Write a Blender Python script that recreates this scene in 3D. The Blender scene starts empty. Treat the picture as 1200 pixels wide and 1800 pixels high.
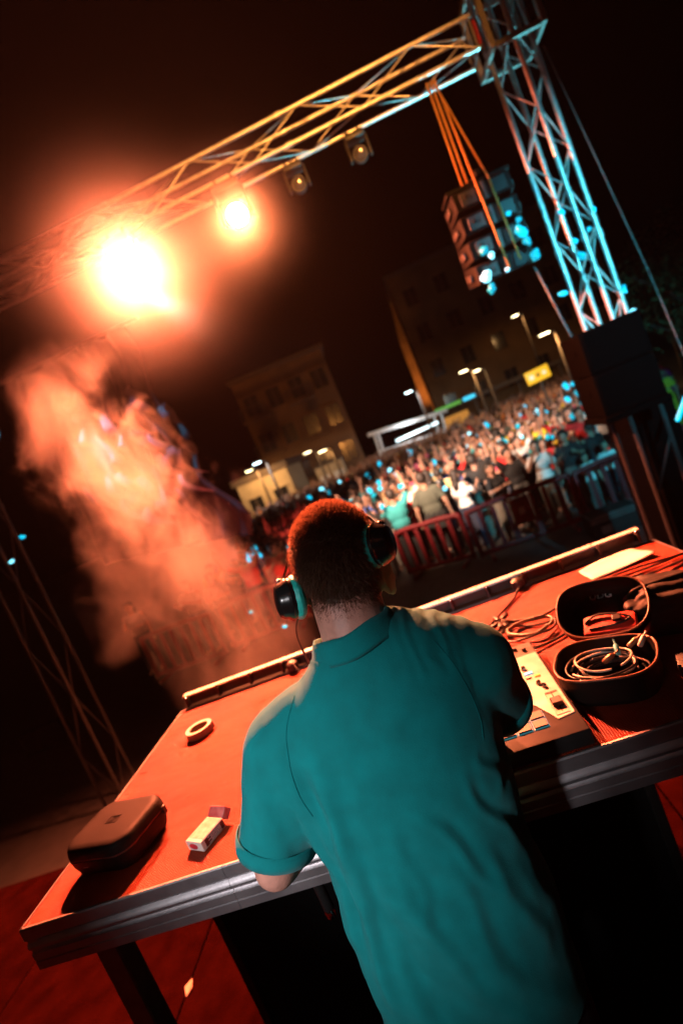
import bpy, bmesh, math, random
import numpy as np
from mathutils import Vector, Matrix, noise
random.seed(7); rng = np.random.default_rng(7)
sc = bpy.context.scene
col = sc.collection
R = math.radians

# ------------------------------------------------------------------ camera
CAM = Vector((0, 0, 1.7))
PITCH, ROLL, YAW = 0.103329, 0.39802, 0.134533
_rt = Vector((math.cos(YAW), math.sin(YAW), 0))
_fw = Vector((-math.sin(YAW) * math.cos(PITCH), math.cos(YAW) * math.cos(PITCH), -math.sin(PITCH)))
_up = _rt.cross(_fw)
cx = _rt * math.cos(ROLL) - _up * math.sin(ROLL)
cy = _rt * math.sin(ROLL) + _up * math.cos(ROLL)
cam_d = bpy.data.cameras.new('camera')
cam_d.sensor_fit = 'VERTICAL'; cam_d.sensor_height = 36; cam_d.sensor_width = 24
cam_d.lens = 929.355 / 1800 * 36
cam_d.clip_start = 0.02; cam_d.clip_end = 500
cam_d.dof.use_dof = True; cam_d.dof.focus_distance = 1.0; cam_d.dof.aperture_fstop = 2.2
cam = bpy.data.objects.new('camera', cam_d); col.objects.link(cam)
m = Matrix((cx, cy, -_fw)).transposed().to_4x4(); m.translation = CAM
cam.matrix_world = m
sc.camera = cam
# ------------------------------------------------------------------ world: night sky
w = bpy.data.worlds.new('World'); sc.world = w; w.use_nodes = True
nt = w.node_tree
sky = nt.nodes.new('ShaderNodeTexSky'); sky.sky_type = 'NISHITA'; sky.sun_disc = False
sky.sun_elevation = R(-9); sky.sun_rotation = R(200)
bgn = nt.nodes['Background']; bgn.inputs['Strength'].default_value = 0.05
nt.links.new(sky.outputs[0], bgn.inputs[0])
# ------------------------------------------------------------------ exposure, sampling
vs = sc.view_settings
vs.view_transform = 'Standard'; vs.look = 'None'; vs.exposure = 0.0; vs.gamma = 1.0
cy_ = sc.cycles
cy_.max_bounces = 4; cy_.diffuse_bounces = 2; cy_.glossy_bounces = 2; cy_.transmission_bounces = 3
cy_.volume_bounces = 0; cy_.transparent_max_bounces = 6
cy_.sample_clamp_indirect = 2.0; cy_.sample_clamp_direct = 0
cy_.caustics_reflective = False; cy_.caustics_refractive = False
cy_.use_denoising = True
cy_.volume_step_rate = 0.5; cy_.volume_max_steps = 96

GROUND = -1.3
TOP = 0.952            # table top

# ------------------------------------------------------------------ materials
MATS = {}
def mat(name, color=(.5, .5, .5), rough=.6, metal=0., var=.15, scale=30, bump=0., bscale=80, spec=.5,
        color2=None, emit=None, estr=0., objcol=False, coat=0., sheen=0., pattern=None, pscale=200, pstr=.3, alpha=None):
    if name in MATS: return MATS[name]
    M = bpy.data.materials.new(name); M.use_nodes = True
    t = M.node_tree; N = t.nodes; L = t.links
    b = N['Principled BSDF']
    b.inputs['Roughness'].default_value = rough; b.inputs['Metallic'].default_value = metal
    b.inputs['Specular IOR Level'].default_value = spec
    b.inputs['Coat Weight'].default_value = coat
    b.inputs['Sheen Weight'].default_value = sheen
    tc = N.new('ShaderNodeTexCoord')
    n1 = N.new('ShaderNodeTexNoise'); n1.inputs['Scale'].default_value = scale; n1.inputs['Detail'].default_value = 5
    L.new(tc.outputs['Object'], n1.inputs['Vector'])
    mix = N.new('ShaderNodeMix'); mix.data_type = 'RGBA'
    rmp = N.new('ShaderNodeMapRange'); rmp.inputs[1].default_value = .3; rmp.inputs[2].default_value = .7
    L.new(n1.outputs['Fac'], rmp.inputs[0]); L.new(rmp.outputs[0], mix.inputs['Factor'])
    c2 = color2 if color2 else tuple(min(1, c * (1 + var)) for c in color)
    c1 = color if color2 else tuple(c * (1 - var) for c in color)
    mix.inputs['A'].default_value = (*c1, 1); mix.inputs['B'].default_value = (*c2, 1)
    out = mix.outputs['Result']
    if objcol:
        oi = N.new('ShaderNodeObjectInfo')
        mm = N.new('ShaderNodeMix'); mm.data_type = 'RGBA'; mm.blend_type = 'MULTIPLY'; mm.inputs['Factor'].default_value = 1
        mix.inputs['A'].default_value = (1 - var,) * 3 + (1,); mix.inputs['B'].default_value = (1,) * 4
        L.new(oi.outputs['Color'], mm.inputs['A']); L.new(out, mm.inputs['B']); out = mm.outputs['Result']
    L.new(out, b.inputs['Base Color'])
    rr = N.new('ShaderNodeMapRange'); rr.inputs[3].default_value = max(0, rough - .08); rr.inputs[4].default_value = min(1, rough + .08)
    L.new(n1.outputs['Fac'], rr.inputs[0]); L.new(rr.outputs[0], b.inputs['Roughness'])
    prev = None
    if bump:
        n2 = N.new('ShaderNodeTexNoise'); n2.inputs['Scale'].default_value = bscale; n2.inputs['Detail'].default_value = 4
        L.new(tc.outputs['Object'], n2.inputs['Vector'])
        bp = N.new('ShaderNodeBump'); bp.inputs['Strength'].default_value = bump; bp.inputs['Distance'].default_value = .01
        L.new(n2.outputs['Fac'], bp.inputs['Height']); prev = bp
    if pattern:
        v = N.new('ShaderNodeTexVoronoi'); v.inputs['Scale'].default_value = pscale
        if pattern == 'weave': v.inputs['Randomness'].default_value = 0.0
        L.new(tc.outputs['Object'], v.inputs['Vector'])
        bp = N.new('ShaderNodeBump'); bp.inputs['Strength'].default_value = pstr; bp.inputs['Distance'].default_value = .004
        L.new(v.outputs['Distance'], bp.inputs['Height'])
        if prev: L.new(prev.outputs[0], bp.inputs['Normal'])
        prev = bp
    if prev: L.new(prev.outputs[0], b.inputs['Normal'])
    if emit:
        b.inputs['Emission Color'].default_value = (*emit, 1); b.inputs['Emission Strength'].default_value = estr
    MATS[name] = M
    return M

# ------------------------------------------------------------------ mesh helpers
class MB:
    def __init__(s): s.v = []; s.f = []
    def add(s, vs, fs):
        o = len(s.v); s.v += [tuple(p) for p in vs]; s.f += [tuple(i + o for i in f) for f in fs]; return s
    def box(s, c, d, rot=None):
        c = Vector(c); h = [x / 2 for x in d]
        P = [Vector((x * h[0], y * h[1], z * h[2])) for x in (-1, 1) for y in (-1, 1) for z in (-1, 1)]
        if rot is not None: P = [rot @ p for p in P]
        return s.add([p + c for p in P], [(0, 1, 3, 2), (4, 6, 7, 5), (0, 4, 5, 1), (2, 3, 7, 6), (0, 2, 6, 4), (1, 5, 7, 3)])
    def bbox(s, c, d, bev, rot=None, seg=2):
        bm = bmesh.new(); bmesh.ops.create_cube(bm, size=1)
        for v in bm.verts: v.co = Vector((v.co.x * d[0], v.co.y * d[1], v.co.z * d[2]))
        bmesh.ops.bevel(bm, geom=bm.edges[:], offset=bev, segments=seg, affect='EDGES', profile=.5)
        return s.bm(bm, c, rot)
    def bm(s, bm, c=(0, 0, 0), rot=None):
        c = Vector(c); bm.verts.index_update()
        s.add([(rot @ v.co if rot is not None else v.co) + c for v in bm.verts], [[v.index for v in f.verts] for f in bm.faces]); bm.free(); return s
    def tube(s, pts, r, n=8, closed=False, cap=True):
        pts = [Vector(p) for p in pts]; k = len(pts)
        rs = r if isinstance(r, (list, tuple)) else [r] * k
        rings = []; prevn = None
        for i, p in enumerate(pts):
            a = pts[(i - 1) % k] if (i > 0 or closed) else p
            b = pts[(i + 1) % k] if (i < k - 1 or closed) else p
            t = (b - a)
            t = t.normalized() if t.length > 1e-9 else Vector((0, 0, 1))
            if prevn is None:
                u = t.orthogonal().normalized()
            else:
                u = prevn - t * prevn.dot(t); u = u.normalized() if u.length > 1e-6 else t.orthogonal().normalized()
            prevn = u; w_ = t.cross(u)
            rings.append([p + (u * math.cos(2 * math.pi * j / n) + w_ * math.sin(2 * math.pi * j / n)) * rs[i] for j in range(n)])
        vs = [p for g in rings for p in g]; fs = []
        for i in range(k if closed else k - 1):
            i2 = (i + 1) % k
            for j in range(n):
                fs.append((i * n + j, i * n + (j + 1) % n, i2 * n + (j + 1) % n, i2 * n + j))
        if cap and not closed:
            fs.append(tuple(range(n - 1, -1, -1))); fs.append(tuple((k - 1) * n + j for j in range(n)))
        return s.add(vs, fs)
    def lathe(s, prof, c=(0, 0, 0), rot=None, n=24, sx=1, sy=1):
        c = Vector(c); vs = []; k = len(prof)
        for (r, z) in prof:
            for j in range(n):
                a = 2 * math.pi * j / n; p = Vector((r * math.cos(a) * sx, r * math.sin(a) * sy, z))
                vs.append((rot @ p if rot is not None else p) + c)
        fs = [(i * n + j, i * n + (j + 1) % n, (i + 1) * n + (j + 1) % n, (i + 1) * n + j) for i in range(k - 1) for j in range(n)]
        fs.append(tuple(range(n - 1, -1, -1))); fs.append(tuple((k - 1) * n + j for j in range(n)))
        return s.add(vs, fs)
    def prism(s, poly, axis, a, b):   # poly in the two other axes (cyclic order), extruded along axis
        def P(u, v, t): return [(t, u, v), (v, t, u), (u, v, t)][axis]
        k = len(poly); vs = [P(u, v, a) for u, v in poly] + [P(u, v, b) for u, v in poly]
        fs = [(i, (i + 1) % k, k + (i + 1) % k, k + i) for i in range(k)] + [tuple(range(k - 1, -1, -1)), tuple(range(k, 2 * k))]
        return s.add(vs, fs)
    def ell(s, c, r, rot=None, nu=14, nv=10):
        prof = [(math.sin(math.pi * i / nv), -math.cos(math.pi * i / nv)) for i in range(1, nv)]
        c = Vector(c); vs = []
        def T(p):
            p = Vector((p[0] * r[0], p[1] * r[1], p[2] * r[2])); return (rot @ p if rot is not None else p) + c
        for (q, z) in prof:
            for j in range(nu):
                a = 2 * math.pi * j / nu; vs.append(T((q * math.cos(a), q * math.sin(a), z)))
        k = len(prof); fs = [(i * nu + j, i * nu + (j + 1) % nu, (i + 1) * nu + (j + 1) % nu, (i + 1) * nu + j) for i in range(k - 1) for j in range(nu)]
        vs += [T((0, 0, -1)), T((0, 0, 1))]
        fs += [(k * nu, (j + 1) % nu, j) for j in range(nu)] + [(k * nu + 1, (k - 1) * nu + j, (k - 1) * nu + (j + 1) % nu) for j in range(nu)]
        return s.add(vs, fs)
    def cap(s, p0, r0, p1, r1, n=12):
        p0 = Vector(p0); p1 = Vector(p1); d = (p1 - p0); L = d.length; t = d / L
        pts = []; rs = []
        for k in range(5):
            a = math.pi / 2 * k / 4; pts.append(p0 - t * r0 * math.cos(a)); rs.append(max(1e-4, r0 * math.sin(a)))
        for k in range(1, 4): f = k / 4; pts.append(p0.lerp(p1, f)); rs.append(r0 + (r1 - r0) * f)
        for k in range(5):
            a = math.pi / 2 * k / 4; pts.append(p1 + t * r1 * math.sin(a)); rs.append(max(1e-4, r1 * math.cos(a)))
        return s.tube(pts, rs, n)
    def mesh(s, name, smooth=False, auto=None):
        me = bpy.data.meshes.new(name); me.from_pydata(s.v, [], s.f); me.validate(); me.update()
        if smooth: me.polygons.foreach_set('use_smooth', [True] * len(me.polygons))
        if auto is not None:
            me.polygons.foreach_set('use_smooth', [True] * len(me.polygons)); me.set_sharp_from_angle(angle=R(auto))
        return me
    def obj(s, name, m, parent=None, smooth=False, auto=None, loc=None):
        me = s.mesh(name, smooth, auto); me.materials.append(m)
        return put(name, me, parent, loc)
def put(name, me, parent=None, loc=None, rz=None):
    o = bpy.data.objects.new(name, me); col.objects.link(o)
    if parent is not None: o.parent = parent
    if loc is not None: o.location = loc
    if rz is not None: o.rotation_euler.z = rz
    return o
def tag(o, label=None, cat=None, group=None, kind=None):
    if label: o['label'] = label
    if cat: o['category'] = cat
    if group: o['group'] = group
    if kind: o['kind'] = kind
    return o
def thing(name, label, cat, loc=(0, 0, 0), rz=0, group=None):
    o = bpy.data.objects.new(name, None); o.empty_display_size = .1; col.objects.link(o); o.location = loc; o.rotation_euler.z = rz
    return tag(o, label, cat, group)
def copy_tree(o, parent=None):
    c = o.copy(); col.objects.link(c); c.parent = parent
    for ch in o.children: copy_tree(ch, c)
    return c
def remesh(mb, voxel, smooth=4, name='tmp'):
    me = mb.mesh(name); o = bpy.data.objects.new(name, me); col.objects.link(o)
    r = o.modifiers.new('r', 'REMESH'); r.mode = 'VOXEL'; r.voxel_size = voxel
    if smooth: s_ = o.modifiers.new('s', 'SMOOTH'); s_.iterations = smooth; s_.factor = .5
    dg = bpy.context.evaluated_depsgraph_get(); dg.update()
    out = bpy.data.meshes.new_from_object(o.evaluated_get(dg))
    bpy.data.objects.remove(o); bpy.data.meshes.remove(me)
    out.polygons.foreach_set('use_smooth', [True] * len(out.polygons))
    return out
def text_mesh(s, size, extrude=.0004):
    c = bpy.data.curves.new('t', 'FONT'); c.body = s; c.size = size; c.extrude = extrude; c.align_x = 'CENTER'; c.align_y = 'CENTER'; c.resolution_u = 3
    o = bpy.data.objects.new('t', c); col.objects.link(o)
    dg = bpy.context.evaluated_depsgraph_get(); dg.update()
    me = bpy.data.meshes.new_from_object(o.evaluated_get(dg)); bpy.data.objects.remove(o); return me
def light(name, kind, loc, energy, color, parent=None, target=None, angle=45, blend=.4, radius=.08):
    d = bpy.data.lights.new(name, kind); d.energy = energy; d.color = color
    d.shadow_soft_size = radius
    if kind == 'SPOT': d.spot_size = R(angle); d.spot_blend = blend
    o = bpy.data.objects.new(name, d); col.objects.link(o); o.location = loc
    if target is not None:
        q = (Vector(target) - Vector(loc)).to_track_quat('-Z', 'Y'); o.rotation_euler = q.to_euler()
    if parent is not None:
        o.parent = parent; o.matrix_parent_inverse = Matrix.LocRotScale(parent.location, parent.rotation_euler, None).inverted()
    return o
def spline(P, n=10):
    P = [Vector(p) for p in P]; out = []
    for i in range(len(P) - 1):
        a = P[i - 1] if i else P[i]; b = P[i]; c = P[i + 1]; d = P[i + 2] if i + 2 < len(P) else c
        for k in range(n):
            t = k / n
            out.append(.5 * ((2 * b) + (c - a) * t + (2 * a - 5 * b + 4 * c - d) * t * t + (3 * b - a - 3 * c + d) * t ** 3))
    return out + [P[-1]]

# ================================================================== SETTING
asphalt = mat('asphalt', (.045, .042, .04), .8, var=.3, scale=6, bump=.4, bscale=120)
deckply = mat('stage_plywood', (.010, .0012, .0007), .9, var=.35, scale=9, bump=.15, bscale=60, spec=.0)
mb = MB(); mb.add([(-250, -60, GROUND), (250, -60, GROUND), (250, 400, GROUND), (-250, 400, GROUND)], [(0, 1, 2, 3)])
tag(mb.obj('ground', asphalt), kind='structure')
fl = MB().box((-.9, -.61, -.15), (10.2, 6.78, .2)).obj('stage_floor', mat('stage_under', (.03, .03, .03), .8)); tag(fl, kind='structure')
pan = MB().bbox((0, 0, 0), (.992, 1.992, .05), .003, seg=1).mesh('floor_panel'); pan.materials.append(deckply)
for i in range(10):
    for j in range(3):
        put('floor_panel', pan, fl, loc=(-5.03 + i * 1.0 - (.0), 1.78 - j * 2.0, -.0262))
MB().box((-.9, 2.80, -.7), (10.2, .02, 1.18)).obj('stage_skirt', mat('black_cloth', (.01, .01, .01), .95, bump=.2, bscale=12), fl)

# ================================================================== TABLE
tbl = thing('stage_table', 'wide brown non-slip plywood deck table with grooved aluminium frame', 'table', (-.235, 1.535, 0))
T0 = Vector((-.235, 1.535, 0))
def rel(p): return Vector(p) - T0
alu = mat('aluminium', (.34, .32, .335), .48, .9, var=.15, scale=14, bump=.05, bscale=150)
ply = mat('phenolic_ply', (.25, .026, .008), .34, var=.45, scale=4, bump=.06, bscale=30, pattern='weave', pscale=190, pstr=.9, spec=.19)
_t = ply.node_tree; _b = _t.nodes['Principled BSDF']           # smears and rubbed patches in the gloss
_tc = _t.nodes.new('ShaderNodeTexCoord'); _mp = _t.nodes.new('ShaderNodeMapping'); _mp.inputs['Scale'].default_value = (3, 9, 3); _mp.inputs['Rotation'].default_value = (0, 0, .5)
_n = _t.nodes.new('ShaderNodeTexNoise'); _n.inputs['Scale'].default_value = 1.3; _n.inputs['Detail'].default_value = 8; _n.inputs['Roughness'].default_value = .7
_r = _t.nodes.new('ShaderNodeMapRange'); _r.inputs[1].default_value = .35; _r.inputs[2].default_value = .7; _r.inputs[3].default_value = .26; _r.inputs[4].default_value = .56
_t.links.new(_tc.outputs['Object'], _mp.inputs[0]); _t.links.new(_mp.outputs[0], _n.inputs['Vector']); _t.links.new(_n.outputs['Fac'], _r.inputs[0]); _t.links.new(_r.outputs[0], _b.inputs['Roughness'])
X0, X1, Y0, Y1 = -1.24, .77, 1.03, 2.04
MB().bbox(rel(((X0 + X1) / 2, (Y0 + Y1) / 2, TOP - .010)), (X1 - X0 - .011, Y1 - Y0 - .011, .018), .001, seg=1).obj('table_top', ply, tbl)
def frame_prof(s):   # (outward, z) grooved extrusion
    z = TOP + .001
    P = [(-.005, z - .002), (-.005, z), (0, z), (0.003, z - .003), (.003, z - .030), (-.001, z - .034)]
    P += [(-.004 + .008 * math.sin(math.pi * k / 6), z - .038 - .026 * k / 6) for k in range(7)]
    P += [(-.001, z - .068), (.002, z - .070), (.002, z - .088), (-.001, z - .090), (.002, z - .092), (.002, z - .112), (-.002, z - .114), (-.03, z - .114), (-.03, z - .030), (-.005, z - .030)]
    return P
def frame_x(xa, xb, y, sgn):
    poly = [(y + sgn * a - T0.y, z) for a, z in frame_prof(1)]
    mb = MB().prism(poly, 0, xa - T0.x, xb - T0.x)
    bm = bmesh.new(); me = mb.mesh('f'); bm.from_mesh(me); bmesh.ops.recalc_face_normals(bm, faces=bm.faces); bm.to_mesh(me); bm.free()
    me.set_sharp_from_angle(angle=R(25)); me.polygons.foreach_set('use_smooth', [True] * len(me.polygons)); me.materials.append(alu)
    return put('frame_profile', me, tbl)
frame_x(X0, -.7005, Y0, -1); frame_x(-.6995, X1, Y0, -1); frame_x(X0, X1, Y1, 1)
for x, sg in ((X0, -1), (X1, 1)):
    poly = [(z, x + sg * a - T0.x) for a, z in frame_prof(1)]
    mb = MB().prism(poly, 1, Y0 + .001 - T0.y, Y1 - .001 - T0.y); me = mb.mesh('f')
    bm = bmesh.new(); bm.from_mesh(me); bmesh.ops.recalc_face_normals(bm, faces=bm.faces); bm.to_mesh(me); bm.free()
    me.materials.append(alu); put('frame_profile', me, tbl)
legm = mat('leg_steel', (.16, .12, .10), .5, .6, var=.2)
for x in (-1.10, .63):
    for y in (1.10, 1.97):
        MB().bbox(rel((x, y, .42)), (.06, .06, .838), .004, seg=1).obj('leg', legm, tbl)
o = MB().tube([rel((-.53, 1.07, .84)), rel((-.53, 1.07, .745))], .013, 12).obj('clamp_rod', mat('black_metal', (.02, .02, .02), .35, .6), tbl, auto=40)
MB().lathe([(.006, -.014), (.013, -.01), (.014, .004), (.011, .01)], rel((-.53, 1.07, .735)), n=14).obj('rod_end', mat('chrome', (.8, .8, .8), .12, 1), o, auto=40).matrix_parent_inverse = Matrix.Identity(4)
# rail along the far edge
rail = thing('numbered_rail', 'long pale numbered connector rail along the far edge of the table', 'rail', (-.24, 2.075, TOP))
blk = mat('black_plastic', (.012, .012, .012), .45)
railtop = mat('rail_paint', (.86, .80, .74), .4, 0., var=.1, scale=20)
def rr_(p): return Vector(p) - rail.location
MB().box(rr_((-.24, 2.078, TOP + .021)), (1.95, .012, .036)).obj('back_panel', blk, rail)
MB().bbox(rr_((-.24, 2.079, TOP + .044)), (1.972, .034, .008), .0015, seg=1).obj('top_strip', railtop, rail)
br = MB().bbox((0, 0, 0), (.012, .03, .04), .002, seg=1).mesh('bracket'); br.materials.append(blk)
sw = MB().lathe([(.003, -.006), (.006, -.004), (.006, .003), (.002, .006)], n=10).mesh('bolt', True); sw.materials.append(MATS['chrome'])
for i in range(14):
    x = -1.205 + i * .1486
    b_ = put('bracket', br, rail, loc=rr_((x, 2.058, TOP + .0215)))
    put('bolt', sw, b_, loc=(0, -.010, .024)); 
pr = mat('print_black', (.02, .02, .02), .6)
for i in range(13):
    me = text_mesh(str(i + 1 if i < 9 else i - 8), .022); me.materials.append(pr)
    put('printed_numeral', me, rail, loc=rr_((-1.14 + i * .155, 2.079, TOP + .0486)))
for x in (-.71, .25):
    cbx = thing('cable_connector', 'black round cable connector plugged into the rail ' + ('below the headphone cord' if x < 0 else 'beyond the tangled cables'), 'connector', (x, 2.035, TOP))
    MB().lathe([(.012, 0), (.024, .004), (.026, .02), (.024, .034), (.013, .042)], n=16).obj('shell', blk, cbx, auto=40)
    for a in range(5):
        MB().lathe([(.003, 0), (.004, .003), (.002, .006)], (.017 * math.cos(a * 1.26), .017 * math.sin(a * 1.26), .034), n=8).obj('pin', mat('copper', (.6, .3, .12), .3, 1), cbx)

# ---- tape roll
tp = thing('tape_roll', 'roll of white tape lying flat on the table', 'tape', (-1.035, 1.755, TOP + .0005))
def ring(ri, ro, z0, z1, n=40):
    mb = MB(); vs = []
    for r_, z in ((ro, z0), (ro, z1), (ri, z1), (ri, z0)):
        vs += [(r_ * math.cos(2 * math.pi * j / n), r_ * math.sin(2 * math.pi * j / n), z) for j in range(n)]
    fs = [(i * n + j, i * n + (j + 1) % n, ((i + 1) % 4) * n + (j + 1) % n, ((i + 1) % 4) * n + j) for i in range(4) for j in range(n)]
    return mb.add(vs, fs)
ring(.0365, .05, 0, .026).obj('tape', mat('white_tape', (.72, .68, .62), .5, var=.06, scale=90), tp, auto=35)
ring(.0345, .0364, .001, .025).obj('core', mat('cardboard', (.5, .4, .28), .8), tp, auto=35)
MB().add([(.0502, .0, .001), (.0502, 0, .025), (.058, .006, .026), (.056, .008, .002)], [(0, 1, 2, 3)]).obj('loose_end', MATS['white_tape'], tp)

# ---- rounded hard case (left)
def rrect(wd, dp, r, z, n=6):
    P = []
    for (sx, sy, a0) in ((1, 1, 0), (-1, 1, 90), (-1, -1, 180), (1, -1, 270)):
        for k in range(n + 1):
            a = R(a0 + 90 * k / n); P.append((sx * (wd / 2 - r) + r * math.cos(a), sy * (dp / 2 - r) + r * math.sin(a), z))
    return P
def loft(rings, cap0=True, cap1=True):
    n = len(rings[0]); mb = MB(); vs = [p for g in rings for p in g]
    fs = [(i * n + j, i * n + (j + 1) % n, (i + 1) * n + (j + 1) % n, (i + 1) * n + j) for i in range(len(rings) - 1) for j in range(n)]
    if cap0: fs.append(tuple(range(n - 1, -1, -1)))
    if cap1: fs.append(tuple((len(rings) - 1) * n + j for j in range(n)))
    return mb.add(vs, fs)
hc = thing('headphone_case', 'closed black hard shell case with angular logo, at the table corner', 'case', (-1.05, 1.215, TOP + .0005), R(-13))
casem = mat('case_fabric', (.010, .008, .007), .6, var=.2, bump=.12, bscale=900, spec=.12)
W_, D_ = .225, .190
loft([rrect(W_ - .05, D_ - .05, .03, 0), rrect(W_ - .02, D_ - .02, .042, .008), rrect(W_ - .004, D_ - .004, .05, .03), rrect(W_, D_, .05, .050)], cap1=True).obj('base_shell', casem, hc, auto=50)
loft([rrect(W_ - .004, D_ - .004, .048, .0505), rrect(W_ - .004, D_ - .004, .048, .0555)]).obj('zip', mat('zip_red', (.11, .03, .02), .6, pattern='weave', pscale=500), hc, auto=50)
loft([rrect(W_, D_, .05, .056), rrect(W_ - .003, D_ - .003, .05, .070), rrect(W_ - .012, D_ - .012, .046, .080), rrect(W_ - .026, D_ - .026, .04, .0845), rrect(W_ - .05, D_ - .05, .03, .086)]).obj('lid', casem, hc, auto=50)
zp = MB().bbox((W_ / 2 + .001, D_ / 2 - .035, .050), (.006, .012, .022), .002).obj('zip_pull', blk, hc)
lg = MB(); e = .0025
for a, b in (((-.017, -.012), (.017, -.012)), ((-.017, .012), (.017, .012)), ((-.017, -.012), (-.017, .012)), ((.017, -.012), (.017, .012)), ((-.009, -.008), (-.001, .008)), ((.001, -.008), (.009, .008)), ((-.009, -.008), (.002, -.008)), ((-.001, .008), (.009, .008))):
    A_ = Vector((*a, 0)); B_ = Vector((*b, 0)); d = B_ - A_
    lg.box((A_ + B_) / 2 + Vector((0, .002, .0864)), (d.length + e, e, .0012), Matrix.Rotation(math.atan2(d.y, d.x), 3, 'Z'))
lg.obj('emblem', mat('logo_black', (.006, .006, .006), .3), hc)
MB().bbox((-.035, -D_ / 2 + .004, .034), (.018, .006, .003), .001, seg=1).obj('maker_tag', mat('tag_grey', (.5, .5, .5), .5), hc)

# ---- cigarette pack
pk = thing('cigarette_pack', 'open white and red cigarette pack lying on the table', 'pack', (-.772, 1.155, TOP + .0005), R(64))
pw = mat('pack_white', (.72, .66, .6), .35, var=.04)
MB().bbox((-.012, 0, .0125), (.078, .058, .025), .001, seg=1).obj('box', pw, pk)
MB().box((-.008, 0, .02525), (.064, .052, .0004)).obj('picture_panel', mat('pack_photo', (.62, .3, .2), .4, color2=(.75, .6, .5), scale=60), pk)
MB().box((-.008, -.0292, .0125), (.064, .0004, .019)).obj('warning_panel', mat('pack_black', (.015, .015, .015), .4), pk)
for k in range(5):
    MB().box((-.008 + (k % 2) * .004, -.0295, .0195 - k * .0035), (.044 - (k % 2) * .01, .0003, .0014)).obj('printed_line', mat('print_white', (.7, .7, .7), .5), pk)
MB().lathe([(.011, 0), (.011, .0004)], (-.0512, .004, .012), Matrix.Rotation(R(-90), 3, 'Y'), n=16, sy=1.4, sx=.7).obj('red_seal', mat('pack_red', (.55, .03, .05), .4), pk)
MB().bbox((.044, 0, .024), (.026, .0585, .022), .001, Matrix.Rotation(R(-38), 3, 'Y'), seg=1).obj('flip_lid', mat('pack_maroon', (.3, .06, .07), .4, color2=(.45, .2, .2), scale=50), pk)
for k in range(3):
    MB().tube([(.02, -.016 + k * .014, .016), (.04, -.016 + k * .014, .021)], .0038, 10).obj('cigarette', pw, pk, auto=40)

# ---- paper
n = 12; vs = []; fs = []
for i in range(n + 1):
    for j in range(n + 1):
        u, v = i / n, j / n
        p = (1 - u) * ((1 - v) * Vector((.468, 1.855, 0)) + v * Vector((.462, 1.975, 0))) + u * ((1 - v) * Vector((.700, 1.872, 0)) + v * Vector((.682, 2.026, 0)))
        vs.append((p.x - .58, p.y - 1.93, .004 + .012 * u ** 3 * (1 - v) + .004 * math.sin(4 * u) * v + .002 * math.sin(7 * v)))
        if i < n and j < n: a = i * (n + 1) + j; fs.append((a, a + n + 1, a + n + 2, a + 1))
pp = MB().add(vs, fs).obj('paper_sheet', mat('paper', (.82, .8, .76), .7, var=.03), smooth=True, loc=(.58, 1.93, TOP))
so = pp.modifiers.new('s', 'SOLIDIFY'); so.thickness = .0006
tag(pp, 'curled white sheet of paper lying beside the black cables', 'paper')

# ---- DJ controller
ct = thing('dj_controller', 'black DJ controller with pale side panel and pads, in front of the man', 'DJ controller', (-.135, 1.27, TOP + .0005))
C0 = ct.location
def rc(p): return Vector(p) - C0
ctop = TOP + .040
silver = mat('silver_panel', (.55, .5, .46), .33, .35, var=.08, scale=40)
MB().bbox(rc((-.135, 1.268, TOP + .0215)), (.585, .46, .037), .004, seg=2).obj('body', blk, ct, auto=40)
def plate(poly, z0, z1, name, m):
    c = [(x - C0.x, y - C0.y) for x, y in poly]
    o = MB().prism(c, 2, z0 - C0.z, z1 - C0.z).obj(name, m, ct); return o
plate([(.083, 1.17), (.112, 1.098), (.150, 1.105), (.152, 1.42), (.085, 1.42), (.060, 1.37), (.048, 1.22)], ctop, ctop + .002, 'side_panel', silver)
plate([(.085, 1.422), (.152, 1.422), (.152, 1.49), (.085, 1.49)], ctop, ctop + .002, 'knob_panel', mat('dark_panel', (.05, .03, .025), .4))
def small(c, d, name, m, par=ct, bev=.001): return MB().bbox(rc(c), d, bev, seg=1).obj(name, m, par)
for i, (x, y) in enumerate(((.105, 1.465), (.128, 1.445), (.10, 1.345), (.115, 1.255), (.123, 1.235))):
    MB().lathe([(.0058, 0), (.0056, .007), (.0045, .009)], rc((x, y, ctop + .002)), n=14).obj('knob', MATS['chrome'] if i > 1 else blk, ct, auto=40)
small((.105, 1.318, ctop + .0035), (.022, .013, .003), 'cue_button', mat('btn_blue', (.1, .5, .6), .4, emit=(.05, .6, .9), estr=.8))
small((.122, 1.295, ctop + .0035), (.015, .010, .003), 'loop_button', mat('btn_amber', (.6, .4, .08), .4, emit=(.9, .45, .05), estr=.5))
small((.100, 1.297, ctop + .0035), (.015, .010, .003), 'pad_button', mat('btn_white', (.65, .5, .45), .4))
small((.128, 1.158, ctop + .0026), (.030, .098, .0012), 'fader_plate', mat('fader_plate', (.6, .45, .38), .35, .2))
small((.128, 1.158, ctop + .0034), (.003, .080, .0006), 'fader_slot', blk, bev=.0001)
small((.1275, 1.150, ctop + .009), (.024, .027, .012), 'fader_cap', blk, bev=.002)
small((.128, 1.202, ctop + .0036), (.028, .007, .001), 'fader_end', blk, bev=.0002)
for cxj in (-.02, -.31):
    j = MB().lathe([(.098, 0), (.1, .004), (.096, .012), (.09, .014), (.02, .0135)], rc((cxj, 1.30, ctop)), n=48).obj('jog_wheel', mat('jog', (.02, .02, .02), .3, .2), ct, auto=40)
    ring(.093, .0985, 0, .0015, 48).obj('jog_rim', MATS['chrome'], j, auto=40).location = rc((cxj, 1.30, ctop + .0125))
padm = mat('pad_rubber', (.10, .06, .05), .5)
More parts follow.
